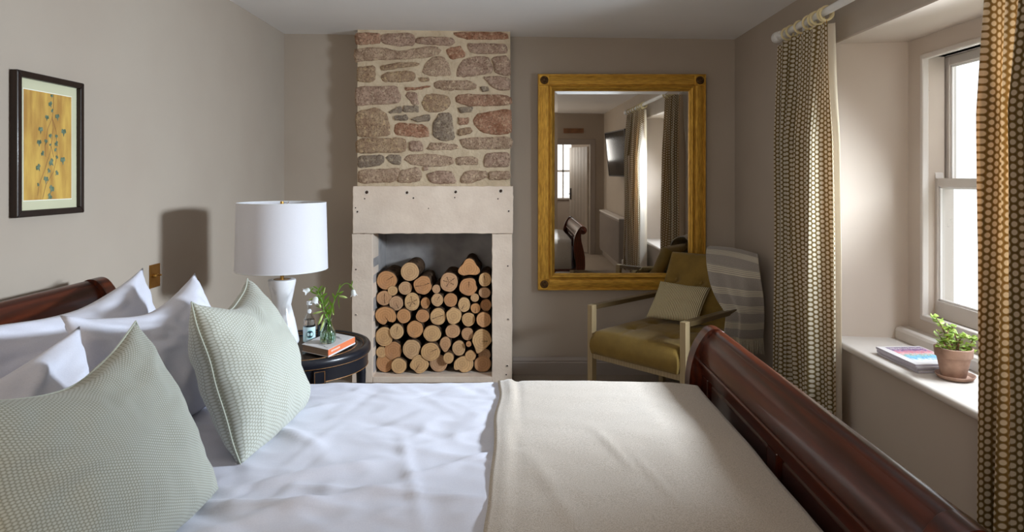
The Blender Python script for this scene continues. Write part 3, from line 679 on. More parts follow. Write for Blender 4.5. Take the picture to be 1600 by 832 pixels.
obj('bevelled_edge', MB().add(o_+n_, [(i, (i+1) % 4, 4+(i+1) % 4, 4+i) for i in range(4)]), M['mirror'], mi, smooth=False, recalc=False)
obj('backing_board', MB().box(-MW+.01, MW-.01, .012, .022, -MH+.01, MH-.01), M['plank'], mi, smooth=False)

# ------------------------------------------------------------------ framed ivy print
pi_ = thing('framed_print', 'framed ivy print on yellow ground in a thin dark wooden frame', 'picture', (LW, 2.334, 1.51))
Y0, Y1, Z0, Z1 = 2.166, 2.502, 1.267, 1.752; fw = .022
def fr(n, pts): obj(n, MB().prism(pts, LW+.001, LW+.028, 'x'), M['frameblack'], pi_, world=True, bev=.003, smooth=False)
fr('frame_stile', [(Y0, Z0), (Y0+fw, Z0+fw), (Y0+fw, Z1-fw), (Y0, Z1)]); fr('frame_stile', [(Y1, Z0), (Y1, Z1), (Y1-fw, Z1-fw), (Y1-fw, Z0+fw)])
fr('frame_rail', [(Y0, Z0), (Y1, Z0), (Y1-fw, Z0+fw), (Y0+fw, Z0+fw)]); fr('frame_rail', [(Y0, Z1), (Y0+fw, Z1-fw), (Y1-fw, Z1-fw), (Y1, Z1)])
obj('mount', MB().box(LW+.004, LW+.012, Y0+fw-.004, Y1-fw+.004, Z0+fw-.004, Z1-fw+.004), M['mat'], pi_, world=True, smooth=False)
AY0, AY1, AZ_0, AZ_1 = Y0+.047, Y1-.052, Z0+.055, Z1-.058
obj('mount_bevel', MB().box(LW+.0122, LW+.0128, AY0-.003, AY1+.003, AZ_0-.003, AZ_1+.003), M['bevelwhite'], pi_, world=True, smooth=False)
pr_ = obj('print', MB().box(LW+.0128, LW+.0136, AY0, AY1, AZ_0, AZ_1), M['print'], pi_, world=True, smooth=False)
IW, IH = AY1-AY0, AZ_1-AZ_0
def ivp(u, v): return (AY0+u*IW, AZ_1-v*IH)
# positions surveyed in the picture's own frame (u across, v down)
lv = [(.56,.02,.05),(.53,.10,.075),(.57,.16,.05),(.46,.23,.07),(.68,.21,.08),(.33,.35,.08),(.82,.35,.095),(.53,.40,.06),(.66,.40,.055),(.30,.47,.08),(.44,.455,.06),(.66,.47,.07),(.53,.485,.035),(.64,.53,.05),(.37,.57,.065),(.67,.60,.05),(.80,.625,.095),(.55,.65,.095),(.28,.70,.085),(.50,.73,.06),(.67,.75,.065),(.44,.81,.085),(.28,.86,.045),(.56,.90,.095),(.52,.975,.085)]
lb = MB()
for k, (u, v, r) in enumerate(lv):
    y, z = ivp(u, v); r *= IW*.72; a0 = random.uniform(-.9, .9)+(PI if u > .6 else 0)*.0
    shp = [(0, 1.2), (.30, .40), (.95, .22), (.86, -.2), (.72, -.58), (.3, -.66), (0, -.45), (-.3, -.66), (-.72, -.58), (-.86, -.2), (-.95, .22), (-.30, .40)]
    ca, sa = math.cos(a0+PI), math.sin(a0+PI)
    P = [(y+r*(a*ca-b_*sa)*.85, z+r*(a*sa+b_*ca)) for a, b_ in shp]
    P = [(min(max(a, AY0+.002), AY1-.002), min(max(b_, AZ_0+.001), AZ_1-.001)) for a, b_ in P]
    lb.add([(LW+.0142, y, z)]+[(LW+.0142, a, b_) for a, b_ in P], [(0, i+1, (i+1) % 12+1) for i in range(12)])
obj('printed_ivy_leaves', lb, M['ivy'], pr_, world=True, smooth=False, recalc=False, kind='stuff')
sb = MB()
for path in ([(.60,.0),(.60,.1),(.57,.22),(.59,.32),(.57,.42)], [(.58,.22),(.48,.33),(.42,.5),(.43,.6)], [(.58,.24),(.66,.36),(.67,.5),(.68,.6)], [(.57,.42),(.53,.55),(.43,.70),(.30,.86),(.27,.96)], [(.66,.62),(.60,.74),(.44,.86),(.37,.99)], [(.55,.5),(.60,.6)]):
    for a, b_ in zip(path, path[1:]):
        p, q = ivp(*a), ivp(*b_); d = Vector((q[0]-p[0], q[1]-p[1])).normalized()*.0009
        sb.add([(LW+.014, p[0]-d[1], p[1]+d[0]), (LW+.014, p[0]+d[1], p[1]-d[0]), (LW+.014, q[0]+d[1], q[1]-d[0]), (LW+.014, q[0]-d[1], q[1]+d[0])], [(0, 1, 2, 3)])
obj('printed_ivy_stems', sb, M['ivystem'], pr_, world=True, smooth=False, recalc=False, kind='stuff')
# ------------------------------------------------------------------ brass dimmer switch on the left wall
sw = root_mesh('wall_switch', MB().box(LW+.001, LW+.005, 2.99, 3.076, .897, 1.003), M['plate'], (LW, 3.033, .95), 'antique brass dimmer plate on the wall above the headboard', 'switch', bev=.0015, smooth=False)
obj('dimmer_knob', MB().lathe([(0, .022), (.007, .022), (.0085, .018), (.009, .005), (.009, 0)], 16, (LW, 3.018, .952), 'x'), M['brass'], sw, world=True)
obj('toggle', MB().lathe([(.008, .005), (.008, .009), (.004, .011), (.003, .02), (.004, .026), (0, .028)], 14, (LW, 3.048, .952), 'x'), M['brass'], sw, world=True)

# ------------------------------------------------------------------ sleigh bed
bed = thing('sleigh_bed', 'polished mahogany sleigh bed with scrolled headboard and footboard', 'bed', (-.42, 1.74, 0))
def circ(cx, cz, r, a0, a1, n): return [(cx+r*math.cos(a0+(a1-a0)*k/n), cz+r*math.sin(a0+(a1-a0)*k/n)) for k in range(n+1)]
FO = [(.700, .0), (.71, .1), (.728, .3), (.738, .45), (.735, .54), (.718, .62), (.700, .69), (.694, .74), (.696, .775)]
SCR = circ(.712, .812, .043, -2.0, 2.2, 20)
FI = [(.676, .836), (.664, .820), (.653, .803), (.643, .783), (.634, .76), (.627, .735), (.622, .71), (.618, .675), (.617, .64), (.624, .56), (.638, .48), (.648, .38), (.650, .25), (.642, .1), (.640, 0)]
post_prof = FO + SCR + FI
def head(p): return (-1.478-(p[0]-.66)*1.0, p[1]+(.178 if p[1] > .3 else .178*p[1]/.3))
def board(tf, nm):
    A = lambda P: [tf(p) for p in P]
    for y0 in (2.386, 1.026):
        p_ = obj(nm+'_post', MB().prism(A(post_prof), y0, y0+.064, 'y'), M['mahogany'], bed, world=True, bev=.005, ang=30)
        yy = y0+.064 if y0 > 2 else y0
        for q in (y0+.064, y0):
            s_ = 1 if q > y0 else -1; cc = tf((.712, .812))
            obj('scroll_boss', MB().lathe([(.030, 0), (.028, .006*s_), (.014, .008*s_), (.012, .004*s_), (.006, .010*s_), (0, .011*s_)], 20, (cc[0], q, cc[1]), 'y', cap=False), M['mahogany'], p_, world=True)
    top = circ(.722, .820, .030, 0, 2*PI, 28)[:-1]
    obj(nm+'_top_roll', MB().prism(A(top), 1.09, 2.386, 'y'), M['mahogany'], bed, world=True, ang=30)
    cove = [(.704, .843), (.692, .832), (.680, .816), (.671, .798), (.665, .778), (.661, .76), (.660, .742), (.69, .742), (.69, .78), (.71, .80)]
    obj(nm+'_cove', MB().prism(A(cove), 1.09, 2.386, 'y'), M['mahogany'], bed, world=True, ang=30)
    mold = [(.655, .742), (.652, .738), (.652, .733), (.656, .729), (.69, .729), (.69, .742)]
    obj(nm+'_molding', MB().prism(A(mold), 1.09, 2.386, 'y'), M['mahogany'], bed, world=True, ang=30)
    fr_ = MB()
    sec = lambda z0, z1: A([(.664, z0), (.664, z1), (.69, z1), (.69, z0)])
    fr_.prism(sec(.69, .729), 1.09, 2.386, 'y').prism(sec(.30, .38), 1.09, 2.386, 'y')
    for y0, y1 in ((1.09, 1.15), (1.708, 1.772), (2.326, 2.386)): fr_.prism(sec(.38, .69), y0, y1, 'y')
    obj(nm+'_frame', fr_, M['mahogany'], bed, world=True, bev=.004, smooth=False)
    for y0, y1 in ((1.15, 1.708), (1.772, 2.326)):
        obj(nm+'_panel', MB().prism(A([(.679, .38), (.679, .69), (.688, .69), (.688, .38)]), y0, y1, 'y').prism(A([(.672, .40), (.672, .672), (.68, .68), (.68, .39)]), y0+.02, y1-.02, 'y'), M['mahogany_dark'], bed, world=True, bev=.003, smooth=False)
board(lambda p: p, 'footboard'); board(head, 'headboard')
for y0 in (2.366, 1.07): obj('side_rail', MB().box(-1.47, .65, y0, y0+.035, .20, .40), M['mahogany'], bed, world=True, bev=.005, smooth=False)
obj('slats', MB().box(-1.45, .63, 1.11, 2.36, .28, .30), M['plank'], bed, world=True, smooth=False)
root_mesh('mattress', MB().box(-1.44, .63, 1.14, 2.27, .302, .65), M['sheet'], (-.4, 1.7, .302), 'white mattress lying on the sleigh bed under the bedding', 'mattress', bev=.05, smooth=False, seg=4)

# bedding: sheet surfaces over the mattress
def ridge(x, y, x0, y0, x1, y1, w, h):
    d = Vector((x1-x0, y1-y0)); L_ = d.length; d /= L_; q = Vector((x-x0, y-y0)); a = q.dot(d)/L_
    if a < -.3 or a > 1.3: return 0
    o = q.x*d.y-q.y*d.x; t_ = 1-max(0, abs(a-.5)-.35)/.45
    return h*max(0, t_)*math.exp(-(o/w)**2)
def bed_z(x, y):
    return .690+.006*noise.noise((x*2.2, y*2.2, 0))
random.seed(11)
CR = []
for k in range(46):
    x0, y0 = random.uniform(-.75, -.05), random.uniform(1.25, 2.3); a = random.gauss(.15, .75); l_ = random.uniform(.08, .34)
    CR.append((x0, y0, x0+l_*math.cos(a), y0+l_*math.sin(a), random.uniform(.008, .022), random.uniform(.0012, .0035)*random.choice((1, 1, -1))))
CR += [(-.30, 1.75, -.20, 1.37, .014, .005), (-.62, 1.5, -.35, 1.62, .02, .012), (-.7, 1.42, -.4, 1.40, .02, .014), (-.55, 1.35, -.3, 1.48, .018, .012), (-.75, 1.9, -.55, 1.75, .02, .01), (-.5, 1.5, -.1, 1.44, .012, .006), (-.25, 1.55, -.06, 1.7, .010, .006)]
def cloth(x0, x1, z_off, zf, step=.011, zend=.36, yfar=2.288, ynear=1.135):
    """sheet over the bed from the near drop over the top to the far drop"""
    R = .045; drop = .69-zend-R
    segs = [('n', drop), ('nc', R*PI/2), ('t', yfar-ynear-2*R), ('fc', R*PI/2), ('f', drop)]
    tot = sum(s[1] for s in segs)
    def fn(u, v):
        x = x0+(x1-x0)*u; s_ = v*tot
        for nm, ln in segs:
            if s_ <= ln or nm == 'f': break
            s_ -= ln
        Rr = R+z_off
        if nm == 'n': p = (x, ynear-z_off, zend+s_); nn = Vector((0, -1, 0))
        elif nm == 'nc': a = s_/R; p = (x, ynear+R-Rr*math.cos(a), .69-R+Rr*math.sin(a)); nn = Vector((0, -math.cos(a), math.sin(a)))
        elif nm == 't': p = (x, ynear+R+s_, .69+z_off); nn = Vector((0, 0, 1))
        elif nm == 'fc': a = s_/R; p = (x, yfar-R+Rr*math.sin(a), .69-R+Rr*math.cos(a)); nn = Vector((0, math.sin(a), math.cos(a)))
        else: p = (x, yfar+z_off, .69-R-s_); nn = Vector((0, 1, 0))
        p = Vector(p); h = zf(p.x, p.y) if nm in ('t', 'nc', 'fc') else .006*noise.noise((x*6, p.z*2, 5))
        return p+nn*h, (x, v*tot)
    return MB().grid(int((x1-x0)/step), int(tot/step), fn)
def duvet_f(x, y):
    h = .009*noise.noise((x*2.6, y*2.6, 0))+.004*noise.noise((x*9, y*6, 3))
    n2 = noise.noise((x*7+y*5, y*9-x*3, 8)); h += .004*(1-abs(n2)*2.4 if abs(n2) < .4 else 0)
    for c_ in CR: h += ridge(x, y, *c_)
    return h
dv = cloth(-1.38, -.02, .008, duvet_f)
o = root_mesh('white_duvet', dv, M['sheet'], (-.6, 1.7, .69), 'rumpled white cotton duvet spread over the upper part of the bed', 'duvet', ang=80, recalc=False)
m = o.modifiers.new('thick', 'SOLIDIFY'); m.thickness = .006; m.offset = -1
def throw_f(x, y):
    e_ = max(0, 1-(x+.062)/.05)
    h = .006*noise.noise((x*2.4, y*3, 10))+.0015*noise.noise((x*14, y*14, 12))
    h += .004*math.exp(-((x+.028)/.014)**2) - .004*math.exp(-((x+.0)/.012)**2)*(1 if y > 1.7 else .3)
    for c_ in ((.30, 1.62, .34, 1.42, .008, .004), (.22, 1.8, .27, 1.6, .01, .004), (.05, 1.6, .12, 1.3, .02, .004), (-.02, 2.25, .0, 1.8, .01, .006)): h += ridge(x, y, *c_)
    h -= .014*max(0, (x-.50)/.12)**1.5
    return h
tv_ = cloth(-.062, .610, .0185, throw_f, zend=.34)
# wavy left edge
for i, p in enumerate(tv_.v):
    k = max(0, 1-(p.x+.062)/.09); p.x += k*.012*noise.noise((p.y*5, 3, 1))
o = root_mesh('wool_throw', tv_, M['throw'], (.27, 1.7, .70), 'oatmeal woven wool throw folded across the foot of the bed', 'throw', ang=80, recalc=False)
m = o.modifiers.new('thick', 'SOLIDIFY'); m.thickness = .012; m.offset = -1

# ------------------------------------------------------------------ pillows and cushions
def cushion(A, B, C, D, thick, pinch=.07, seed=0, n=44, flange=0, pw=.42, pt=None, uvs=(.5, .5), wr=.006, asym=.5, sag=0):
    """A top-near, B top-far, C bottom-near, D bottom-far corners; returns (mesh, seam points)"""
    A, B, C, D = map(Vector, (A, B, C, D))
    nrm = (B-A).cross(C-A); nrm = -nrm.normalized() if nrm.x < 0 else nrm.normalized()
    def pos(u, v, side):
        U = u*2-1; V = v*2-1
        uu = .5+.5*U*(1-pinch*(1-V*V)); vv = .5+.5*V*(1-((pt or pinch) if V < 0 else pinch*.4)*(1-abs(U)**1.6))
        p = A*(1-uu)*(1-vv)+B*uu*(1-vv)+C*(1-uu)*vv+D*uu*vv
        f = max(0, (1-abs(U)**2.2)*(1-abs(V)**2.2))
        if flange:
            uf = max(0, 1-abs(U)/(1-flange)); vf = max(0, 1-abs(V)/(1-flange)); f = (max(0, 1-(abs(U)/(1-flange))**2.6)*max(0, 1-(abs(V)/(1-flange))**2.6))
        th = thick*(f**pw)
        cr = max(abs(U), abs(V))
        w_ = noise.noise((u*5+seed*3.1, v*5, side*4+seed))*wr*1.6+noise.noise((u*13+seed, v*11, side*3))*wr*.6
        an = math.atan2(V, U); w_ += wr*1.2*math.sin(an*11+seed*2+noise.noise((U*3, V*3, seed))*4)*(cr**3)*(1-cr)*3.2
        th2 = th*(asym if side > 0 else 1-asym)*2
        sg = sag*(1-V*V)*0
        k = 1 if f > 0 else 0
        return p+nrm*(side*(th2*.5)+ (w_*side if k else 0)) + nrm*(noise.noise((u*4, v*4, seed+9))*wr*1.2)
    mb = MB()
    def ff(side): return lambda u, v: (pos(u, v, side), (u*uvs[0]+.001, v*uvs[1]+.001+(5 if side < 0 else 0)))
    mb.grid(n, n, ff(1)); k0 = len(mb.v); mb.grid(n, n, ff(-1))
    # flip the back faces and weld the rims
    nf = n*n; mb.f = mb.f[:nf]+[f[::-1] for f in mb.f[nf:]]
    rim = []
    for i in range(n+1): rim.append(i)
    for j in range(1, n+1): rim.append(j*(n+1)+n)
    for i in range(n-1, -1, -1): rim.append(n*(n+1)+i)
    for j in range(n-1, 0, -1): rim.append(j*(n+1))
    mid = []
    for r_ in rim:
        m_ = (mb.v[r_]+mb.v[k0+r_])/2; mb.v[r_] = m_.copy(); mb.v[k0+r_] = m_.copy(); mid.append(m_.copy())
    return mb, mid
def weld(o):
    m = o.modifiers.new('weld', 'WELD'); m.merge_threshold = .0004
BZ = .702
def mk(name, label, cat, grp, A, B, C, D, thick, mat, piping=None, **k):
    mb, mid = cushion(A, B, C, D, thick, **k)
    base = (Vector(C)+Vector(D))/2
    o = root_mesh(name, mb, mat, base, label, cat, grp, ang=80, recalc=False); weld(o)
    if piping:
        obj('piped_seam', MB().tube(mid+[mid[0]], .0022, 6, cap=False), piping, o, world=True)
    return o
WP = 'white pillows leaning on the headboard'
mk('white_pillow', 'white cotton pillow against the headboard, far corner beside the brass switch', 'pillow', WP, (-1.33, 1.60, 1.035), (-1.352, 2.405, 1.073), (-1.22, 1.64, BZ), (-1.20, 2.34, BZ), .15, M['sheet'], pinch=.03, pt=.30, seed=1, pw=.6, wr=.010)
mk('white_pillow', 'white cotton pillow against the headboard on the near side of the bed', 'pillow', WP, (-1.34, .94, 1.03), (-1.34, 1.56, 1.03), (-1.22, .96, BZ), (-1.22, 1.56, BZ), .15, M['sheet'], pinch=.03, pt=.28, seed=2, pw=.6, wr=.010)
mk('white_pillow', 'white cotton pillow in the front row, right behind the far sage cushion', 'pillow', WP, (-1.10, 1.60, 1.068), (-1.095, 2.262, 1.075), (-.965, 1.63, BZ), (-.93, 2.23, BZ), .165, M['sheet'], pinch=.03, pt=.36, seed=3, pw=.6, wr=.011)
mk('white_pillow', 'white cotton pillow in the front row behind the near sage cushion', 'pillow', WP, (-1.07, .92, 1.03), (-1.035, 1.575, 1.048), (-.965, .95, BZ), (-.945, 1.53, BZ), .15, M['sheet'], pinch=.03, pt=.30, seed=4, pw=.6, wr=.010)
GP = 'square sage cushions on the bed'
mk('sage_cushion', 'large square sage cushion nearest the camera, fine lattice weave', 'cushion', GP, (-.845, .955, 1.08), (-.838, 1.462, 1.083), (-.69, .93, BZ-.004), (-.668, 1.49, BZ-.004), .175, M['sage'], piping=M['piping'], pinch=.02, pt=.34, pw=.5, seed=5, uvs=(.46, .46), wr=.005, n=56)
mk('sage_cushion', 'square sage cushion standing turned, seam showing, beside the bedside lamp', 'cushion', GP, (-.815, 1.665, 1.087), (-.845, 2.085, 1.082), (-.672, 1.620, BZ-.004), (-.652, 2.05, BZ-.004), .20, M['sage2'], piping=M['piping'], pinch=-.02, pt=.30, pw=.5, seed=6, uvs=(.46, .46), wr=.005, n=56)

# ------------------------------------------------------------------ bedside table
TX, TY, TZ = -1.02, 3.14, .594
tb = thing('side_table', 'round black lacquered side table with worn gold lines beside the bed', 'table', (TX, TY, 0))
R_ = .322
obj('tabletop', MB().lathe([(0, TZ), (.245, TZ), (.245, TZ-.01), (0, TZ-.01)], 64, (TX, TY, 0)), M['tabletop'], tb, world=True)
obj('rim', MB().lathe([(.245, TZ-.01), (.245, TZ+.001), (.252, TZ+.006), (.262, TZ+.006), (.270, TZ+.001), (.284, TZ+.001), (.292, TZ+.012), (.304, TZ+.018), (.316, TZ+.014), (R_, TZ+.004), (R_, TZ-.018), (.316, TZ-.026), (.310, TZ-.03), (.308, TZ-.085), (.296, TZ-.088), (.296, TZ-.02), (.245, TZ-.01)], 72, (TX, TY, 0), cap=False), M['black'], tb, world=True, ang=50)
for r, z in ((.257, TZ+.0068), (.2885, TZ+.0095), (.318, TZ-.0225), (.3095, TZ-.0835)):
    pts = [(TX+r*math.cos(2*PI*k/72), TY+r*math.sin(2*PI*k/72), z) for k in range(73)]
    obj('gold_line', MB().tube(pts, .0014, 6, cap=False), M['goldline'], tb, world=True)
for k in range(4):
    a = math.radians(-58+90*k); cx_, cy_ = TX+.292*math.cos(a), TY+.292*math.sin(a)
    bl = MB().box(-.026, .026, -.026, .026, TZ-.092, TZ-.03)
    ca, sa = math.cos(a), math.sin(a); bl.xf(lambda p: (cx_+p.x*ca-p.y*sa, cy_+p.x*sa+p.y*ca, p.z))
    lg = obj('leg', bl.lathe([(.018, TZ-.092), (.026, TZ-.10), (.026, TZ-.106), (.016, TZ-.112), (.022, TZ-.13), (.024, TZ-.16), (.016, .2), (.012, .05), (.016, .03), (.010, 0)], 16, (cx_, cy_, 0)), M['black'], tb, world=True)
    gb = MB().box(-.022, .022, -.0275, -.0265, TZ-.088, TZ-.0865).box(-.022, .022, -.0275, -.0265, TZ-.036, TZ-.0345).box(-.0225, -.021, -.0275, -.0265, TZ-.088, TZ-.035).box(.021, .0225, -.0275, -.0265, TZ-.088, TZ-.035)
    a2 = a+PI/2; c2, s2 = math.cos(a2), math.sin(a2)
    gb.xf(lambda p: (cx_+p.x*c2-p.y*s2, cy_+p.x*s2+p.y*c2, p.z)); obj('gold_inlay', gb, M['goldline'], lg, world=True, smooth=False)
# ------------------------------------------------------------------ lamp
LX, LYY = -1.125, 3.185
lp = thing('table_lamp', 'hourglass white marble table lamp with a white drum shade', 'lamp', (LX, LYY, TZ))
obj('lamp_base', MB().lathe([(0, TZ+.001), (.060, TZ+.001), (.074, TZ+.006), (.079, TZ+.018), (.078, TZ+.03), (.060, TZ+.12), (.045, TZ+.18), (.0415, TZ+.195), (.0455, TZ+.215), (.055, TZ+.26), (.064, TZ+.308), (.063, TZ+.316), (.058, TZ+.318), (.042, TZ+.318), (.040, TZ+.314), (0, TZ+.314)], 40, (LX, LYY, 0)), M['marble'], lp, world=True, ang=60)
obj('brass_cap', MB().lathe([(0, TZ+.3185), (.038, TZ+.3185), (.038, TZ+.3145), (0, TZ+.3145)], 30, (LX, LYY, 0)), M['brass'], lp, world=True)
obj('neck', MB().lathe([(.009, TZ+.318), (.009, TZ+.40), (.014, TZ+.405), (.014, TZ+.46), (0, TZ+.462)], 16, (LX, LYY, 0)), M['brass'], lp, world=True)
ST_, SB_ = 1.277, .960; R1, R2 = .204, .212
sh = obj('lamp_shade', MB().lathe([(R1, ST_), (R2, SB_), (R2-.003, SB_-.0005), (R1-.003, ST_-.0005), (R1, ST_)], 72, (LX, LYY, 0), cap=False), M['shade'], lp, world=True, ang=60, recalc=True)
for r, z in ((R1-.0015, ST_), (R2-.0015, SB_)):
    obj('shade_rim', MB().tube([(LX+r*math.cos(2*PI*k/64), LYY+r*math.sin(2*PI*k/64), z) for k in range(65)], .0026, 6, cap=False), M['white'], sh, world=True)
sp_ = MB()
for k in range(3):
    a = math.radians(100+120*k); sp_.tube([(LX, LYY, ST_-.024), (LX+.08*math.cos(a), LYY+.08*math.sin(a), ST_-.022), (LX+.15*math.cos(a), LYY+.15*math.sin(a), ST_-.010), (LX+(R1-.004)*math.cos(a), LYY+(R1-.004)*math.sin(a), ST_-.003)], .0016, 6)
sp_.tube([(LX-.03, LYY, TZ+.42), (LX-.055, LYY, TZ+.53), (LX-.035, LYY, TZ+.63), (LX, LYY, TZ+.66), (LX+.035, LYY, TZ+.63), (LX+.055, LYY, TZ+.53), (LX+.03, LYY, TZ+.42)], .002, 6)
obj('harp', sp_, M['brass'], lp, world=True)
obj('finial', MB().lathe([(0, ST_+.008), (.0085, ST_+.007), (.0085, ST_-.012), (.004, ST_-.014), (.004, ST_-.03), (0, ST_-.03)], 16, (LX, LYY, 0)), M['brass'], lp, world=True)
obj('bulb', MB().lathe([(0, TZ+.56), (.02, TZ+.555), (.03, TZ+.53), (.03, TZ+.51), (.014, TZ+.47), (.013, TZ+.455)], 20, (LX, LYY, 0)), M['white'], lp, world=True)
# ------------------------------------------------------------------ bottle
BX, BY = -1.006, 3.222
bt = thing('water_bottle', 'clear glass bottle with pale teal label standing beside the lamp base', 'bottle', (BX, BY, TZ))
def lw(prof, n=28): return MB().lathe(prof, n, (BX, BY, TZ+.001))
obj('glass_body', lw([(0, 0), (.026, 0), (.0285, .003), (.0285, .105), (.027, .118), (.018, .135), (.0115, .15), (.0105, .185), (.0085, .185), (.0095, .15), (.016, .134), (.025, .117), (.0265, .104), (.0265, .005), (.0, .004)]), M['bottleglass'], bt, world=True)
obj('water', lw([(0, .0045), (.0262, .0055), (.0262, .104), (.0248, .116), (.0, .116)]), M['bottleglass'], bt, world=True)
obj('cap', lw([(.0, .203), (.0125, .203), (.013, .201), (.013, .187), (.0, .186)]), M['white'], bt, world=True)
obj('label', lw([(.0289, .012), (.0289, .083), (.0287, .083), (.0287, .012), (.0289, .012)], 40), M['labelteal'], bt, world=True)
def on_cyl(r, h0, rad, dirang, a, b_): # point on bottle: (a across, b up)
    th = dirang+a/r; return (BX+r*math.cos(th), BY+r*math.sin(th), TZ+.001+h0+b_)
dang = math.atan2(-BY, -BX)+.12
for nm, rad, m_, rr in (('label_ring', .0195, M['labelmint'], .0291), ('label_emblem', .0165, M['labelnavy'], .0293)):
    rows_ = [(0, 0)]+[(rad*math.cos(2*PI*k/24), rad*math.sin(2*PI*k/24)) for k in range(24)]
    obj(nm, MB().add([on_cyl(rr, .049, 0, dang, a, b_) for a, b_ in rows_], [(0, i+1, (i+1) % 24+1) for i in range(24)]), m_, bt, world=True)
rows_ = [(0, 0)]+[(.0095*math.cos(2*PI*k/20), .011*math.sin(2*PI*k/20)) for k in range(20)]
obj('neck_tag', MB().add([on_cyl(.0145, .158, 0, dang, a, b_) for a, b_ in rows_], [(0, i+1, (i+1) % 20+1) for i in range(20)]), M['white'], bt, world=True)
em = MB()
for k in range(1, 3): em.add([on_cyl(.0295, .049, 0, dang, a, b_) for a, b_ in ((-.004+.003*k, -.008), (-.0028+.003*k, -.008), (-.0028+.003*k, .004+.001*k), (-.004+.003*k, .004+.001*k))], [(0, 1, 2, 3)])
obj('emblem_lines', em, M['labelmint'], bt, world=True, smooth=False)
# black tumbler with faint vertical ribs and pale print
CXX, CYY = -.945, 3.262
tmb = MB().lathe([(0, 0), (.031, 0), (.0325, .003), (.0335, .082), (.031, .082), (.030, .006), (0, .005)], 36, (CXX, CYY, TZ+.001))
cp = root_mesh('black_candle_glass', tmb, M['smoke'], (CXX, CYY, TZ+.001), 'small black glass candle holder behind the bottle on the side table', 'candle holder')
d2 = math.atan2(-CYY, -CXX); pb = MB()
for k in range(7):
    th = d2+(-.45+.15*k); r = .0337; a = [(CXX+r*math.cos(th+q), CYY+r*math.sin(th+q)) for q in (0, .07)]
    h = (.012, .008, .012, .01, .008, .012, .010)[k]
    pb.add([(a[0][0], a[0][1], TZ+.032), (a[1][0], a[1][1], TZ+.032), (a[1][0], a[1][1], TZ+.032+h), (a[0][0], a[0][1], TZ+.032+h)], [(0, 1, 2, 3)])
obj('pale_print', pb, M['ink'], cp, world=True, smooth=False)
# ------------------------------------------------------------------ book
FRo, RIo, LEo = Vector((-.836, 2.945)), Vector((-.776, 3.185)), Vector((-.985, 3.045))
BKo = LEo+(RIo-FRo); BZ0, BZ1 = TZ+.0075, TZ+.0415
bk = thing('hardback_book', 'white hardback book with orange spine under the flower vase', 'book', ((FRo.x+BKo.x)/2, (FRo.y+BKo.y)/2, BZ0))
q4 = lambda P, z0, z1: MB().prism([(p.x, p.y) for p in P], z0, z1, 'z')
cen = (FRo+BKo)/2
shr = lambda P, f: [cen+(p-cen)*f for p in P]
obj('page_block', q4(shr([FRo, RIo, BKo, LEo], .97), BZ0+.003, BZ1-.003), M['paper'], bk, world=True, smooth=False)
obj('front_cover', q4([FRo, RIo, BKo, LEo], BZ1-.003, BZ1), M['cover'], bk, world=True, bev=.001, smooth=False)
obj('back_cover', q4([FRo, RIo, BKo, LEo], BZ0, BZ0+.003), M['cover'], bk, world=True, bev=.001, smooth=False)
e1 = (RIo-FRo); e2 = (LEo-FRo).normalized()*.004
nrm_ = -e2.normalized()
obj('spine', q4([FRo+nrm_*.001, RIo+nrm_*.001, RIo+e2, FRo+e2], BZ0+.0005, BZ1-.0008), M['orange'], bk, world=True, bev=.0006, smooth=False)
obj('spine_white_band', q4([FRo+nrm_*.0014, RIo+nrm_*.0014, RIo+e2, FRo+e2], BZ0+.0003, BZ0+.007), M['cover'], bk, world=True, smooth=False)
tx = MB()
for k in range(9):  # small illegible spine lettering
    p = FRo+e1*(.10+.035*k)+nrm_*.0022; q = p+e1*.022
    tx.add([(p.x, p.y, BZ0+.018), (q.x, q.y, BZ0+.018), (q.x, q.y, BZ0+.026), (p.x, p.y, BZ0+.026)], [(0, 1, 2, 3)])
obj('spine_lettering', tx, M['whiteink'], bk, world=True, smooth=False)
tx = MB(); zc = BZ1+.0004; ex = e1.normalized(); ey = (LEo-FRo).normalized()
for (a0, b0, la, lb_) in ((.02,.02,.03,.003),(.03,.045,.05,.004),(.045,.06,.04,.003),(.17,.04,.05,.006),(.185,.065,.035,.010),(.20,.10,.03,.004),(.15,.12,.05,.004)):
    p = FRo+ex*a0+ey*b0; P = [p, p+ey*lb_, p+ey*lb_+ex*la, p+ex*la]
    P = [p, p+ex*.006+ey*la, p+ex*(.006+lb_)+ey*la, p+ex*lb_]
    tx.add([(v_.x, v_.y, zc) for v_ in P], [(0, 1, 2, 3)])
obj('cover_lettering', tx, M['ink'], bk, world=True, smooth=False)
# ------------------------------------------------------------------ vase and flowers
VX, VY, VZ = -.872, 3.068, BZ1+.0005
vp = [(0, 0), (.028, 0), (.032, .004), (.0345, .02), (.0345, .038), (.031, .055), (.022, .075), (.0165, .088), (.0175, .102), (.021, .112)]
vi = [(.0190, .112), (.0155, .102), (.0145, .088), (.020, .074), (.0285, .055), (.032, .038), (.032, .02), (.029, .007), (0, .006)]
vb = MB().lathe(vp+vi, 48, (VX, VY, VZ))
vs = root_mesh('glass_vase', vb, M['vase'], (VX, VY, VZ), 'small green pressed glass vase standing on the white book', 'vase')
dm = MB()
for k in range(14):
    for s_ in (-1, 1):
        pts = []
        for j in range(9):
            h = .008+.046*j/8; r = .0345+.0006 if h < .04 else .0345-(h-.04)*.28+.0006
            a = 2*PI*k/14+s_*j*.11; pts.append((VX+r*math.cos(a), VY+r*math.sin(a), VZ+h))
        dm.tube(pts, .0009, 4)
obj('diamond_relief', dm, M['vase'], vs, world=True)
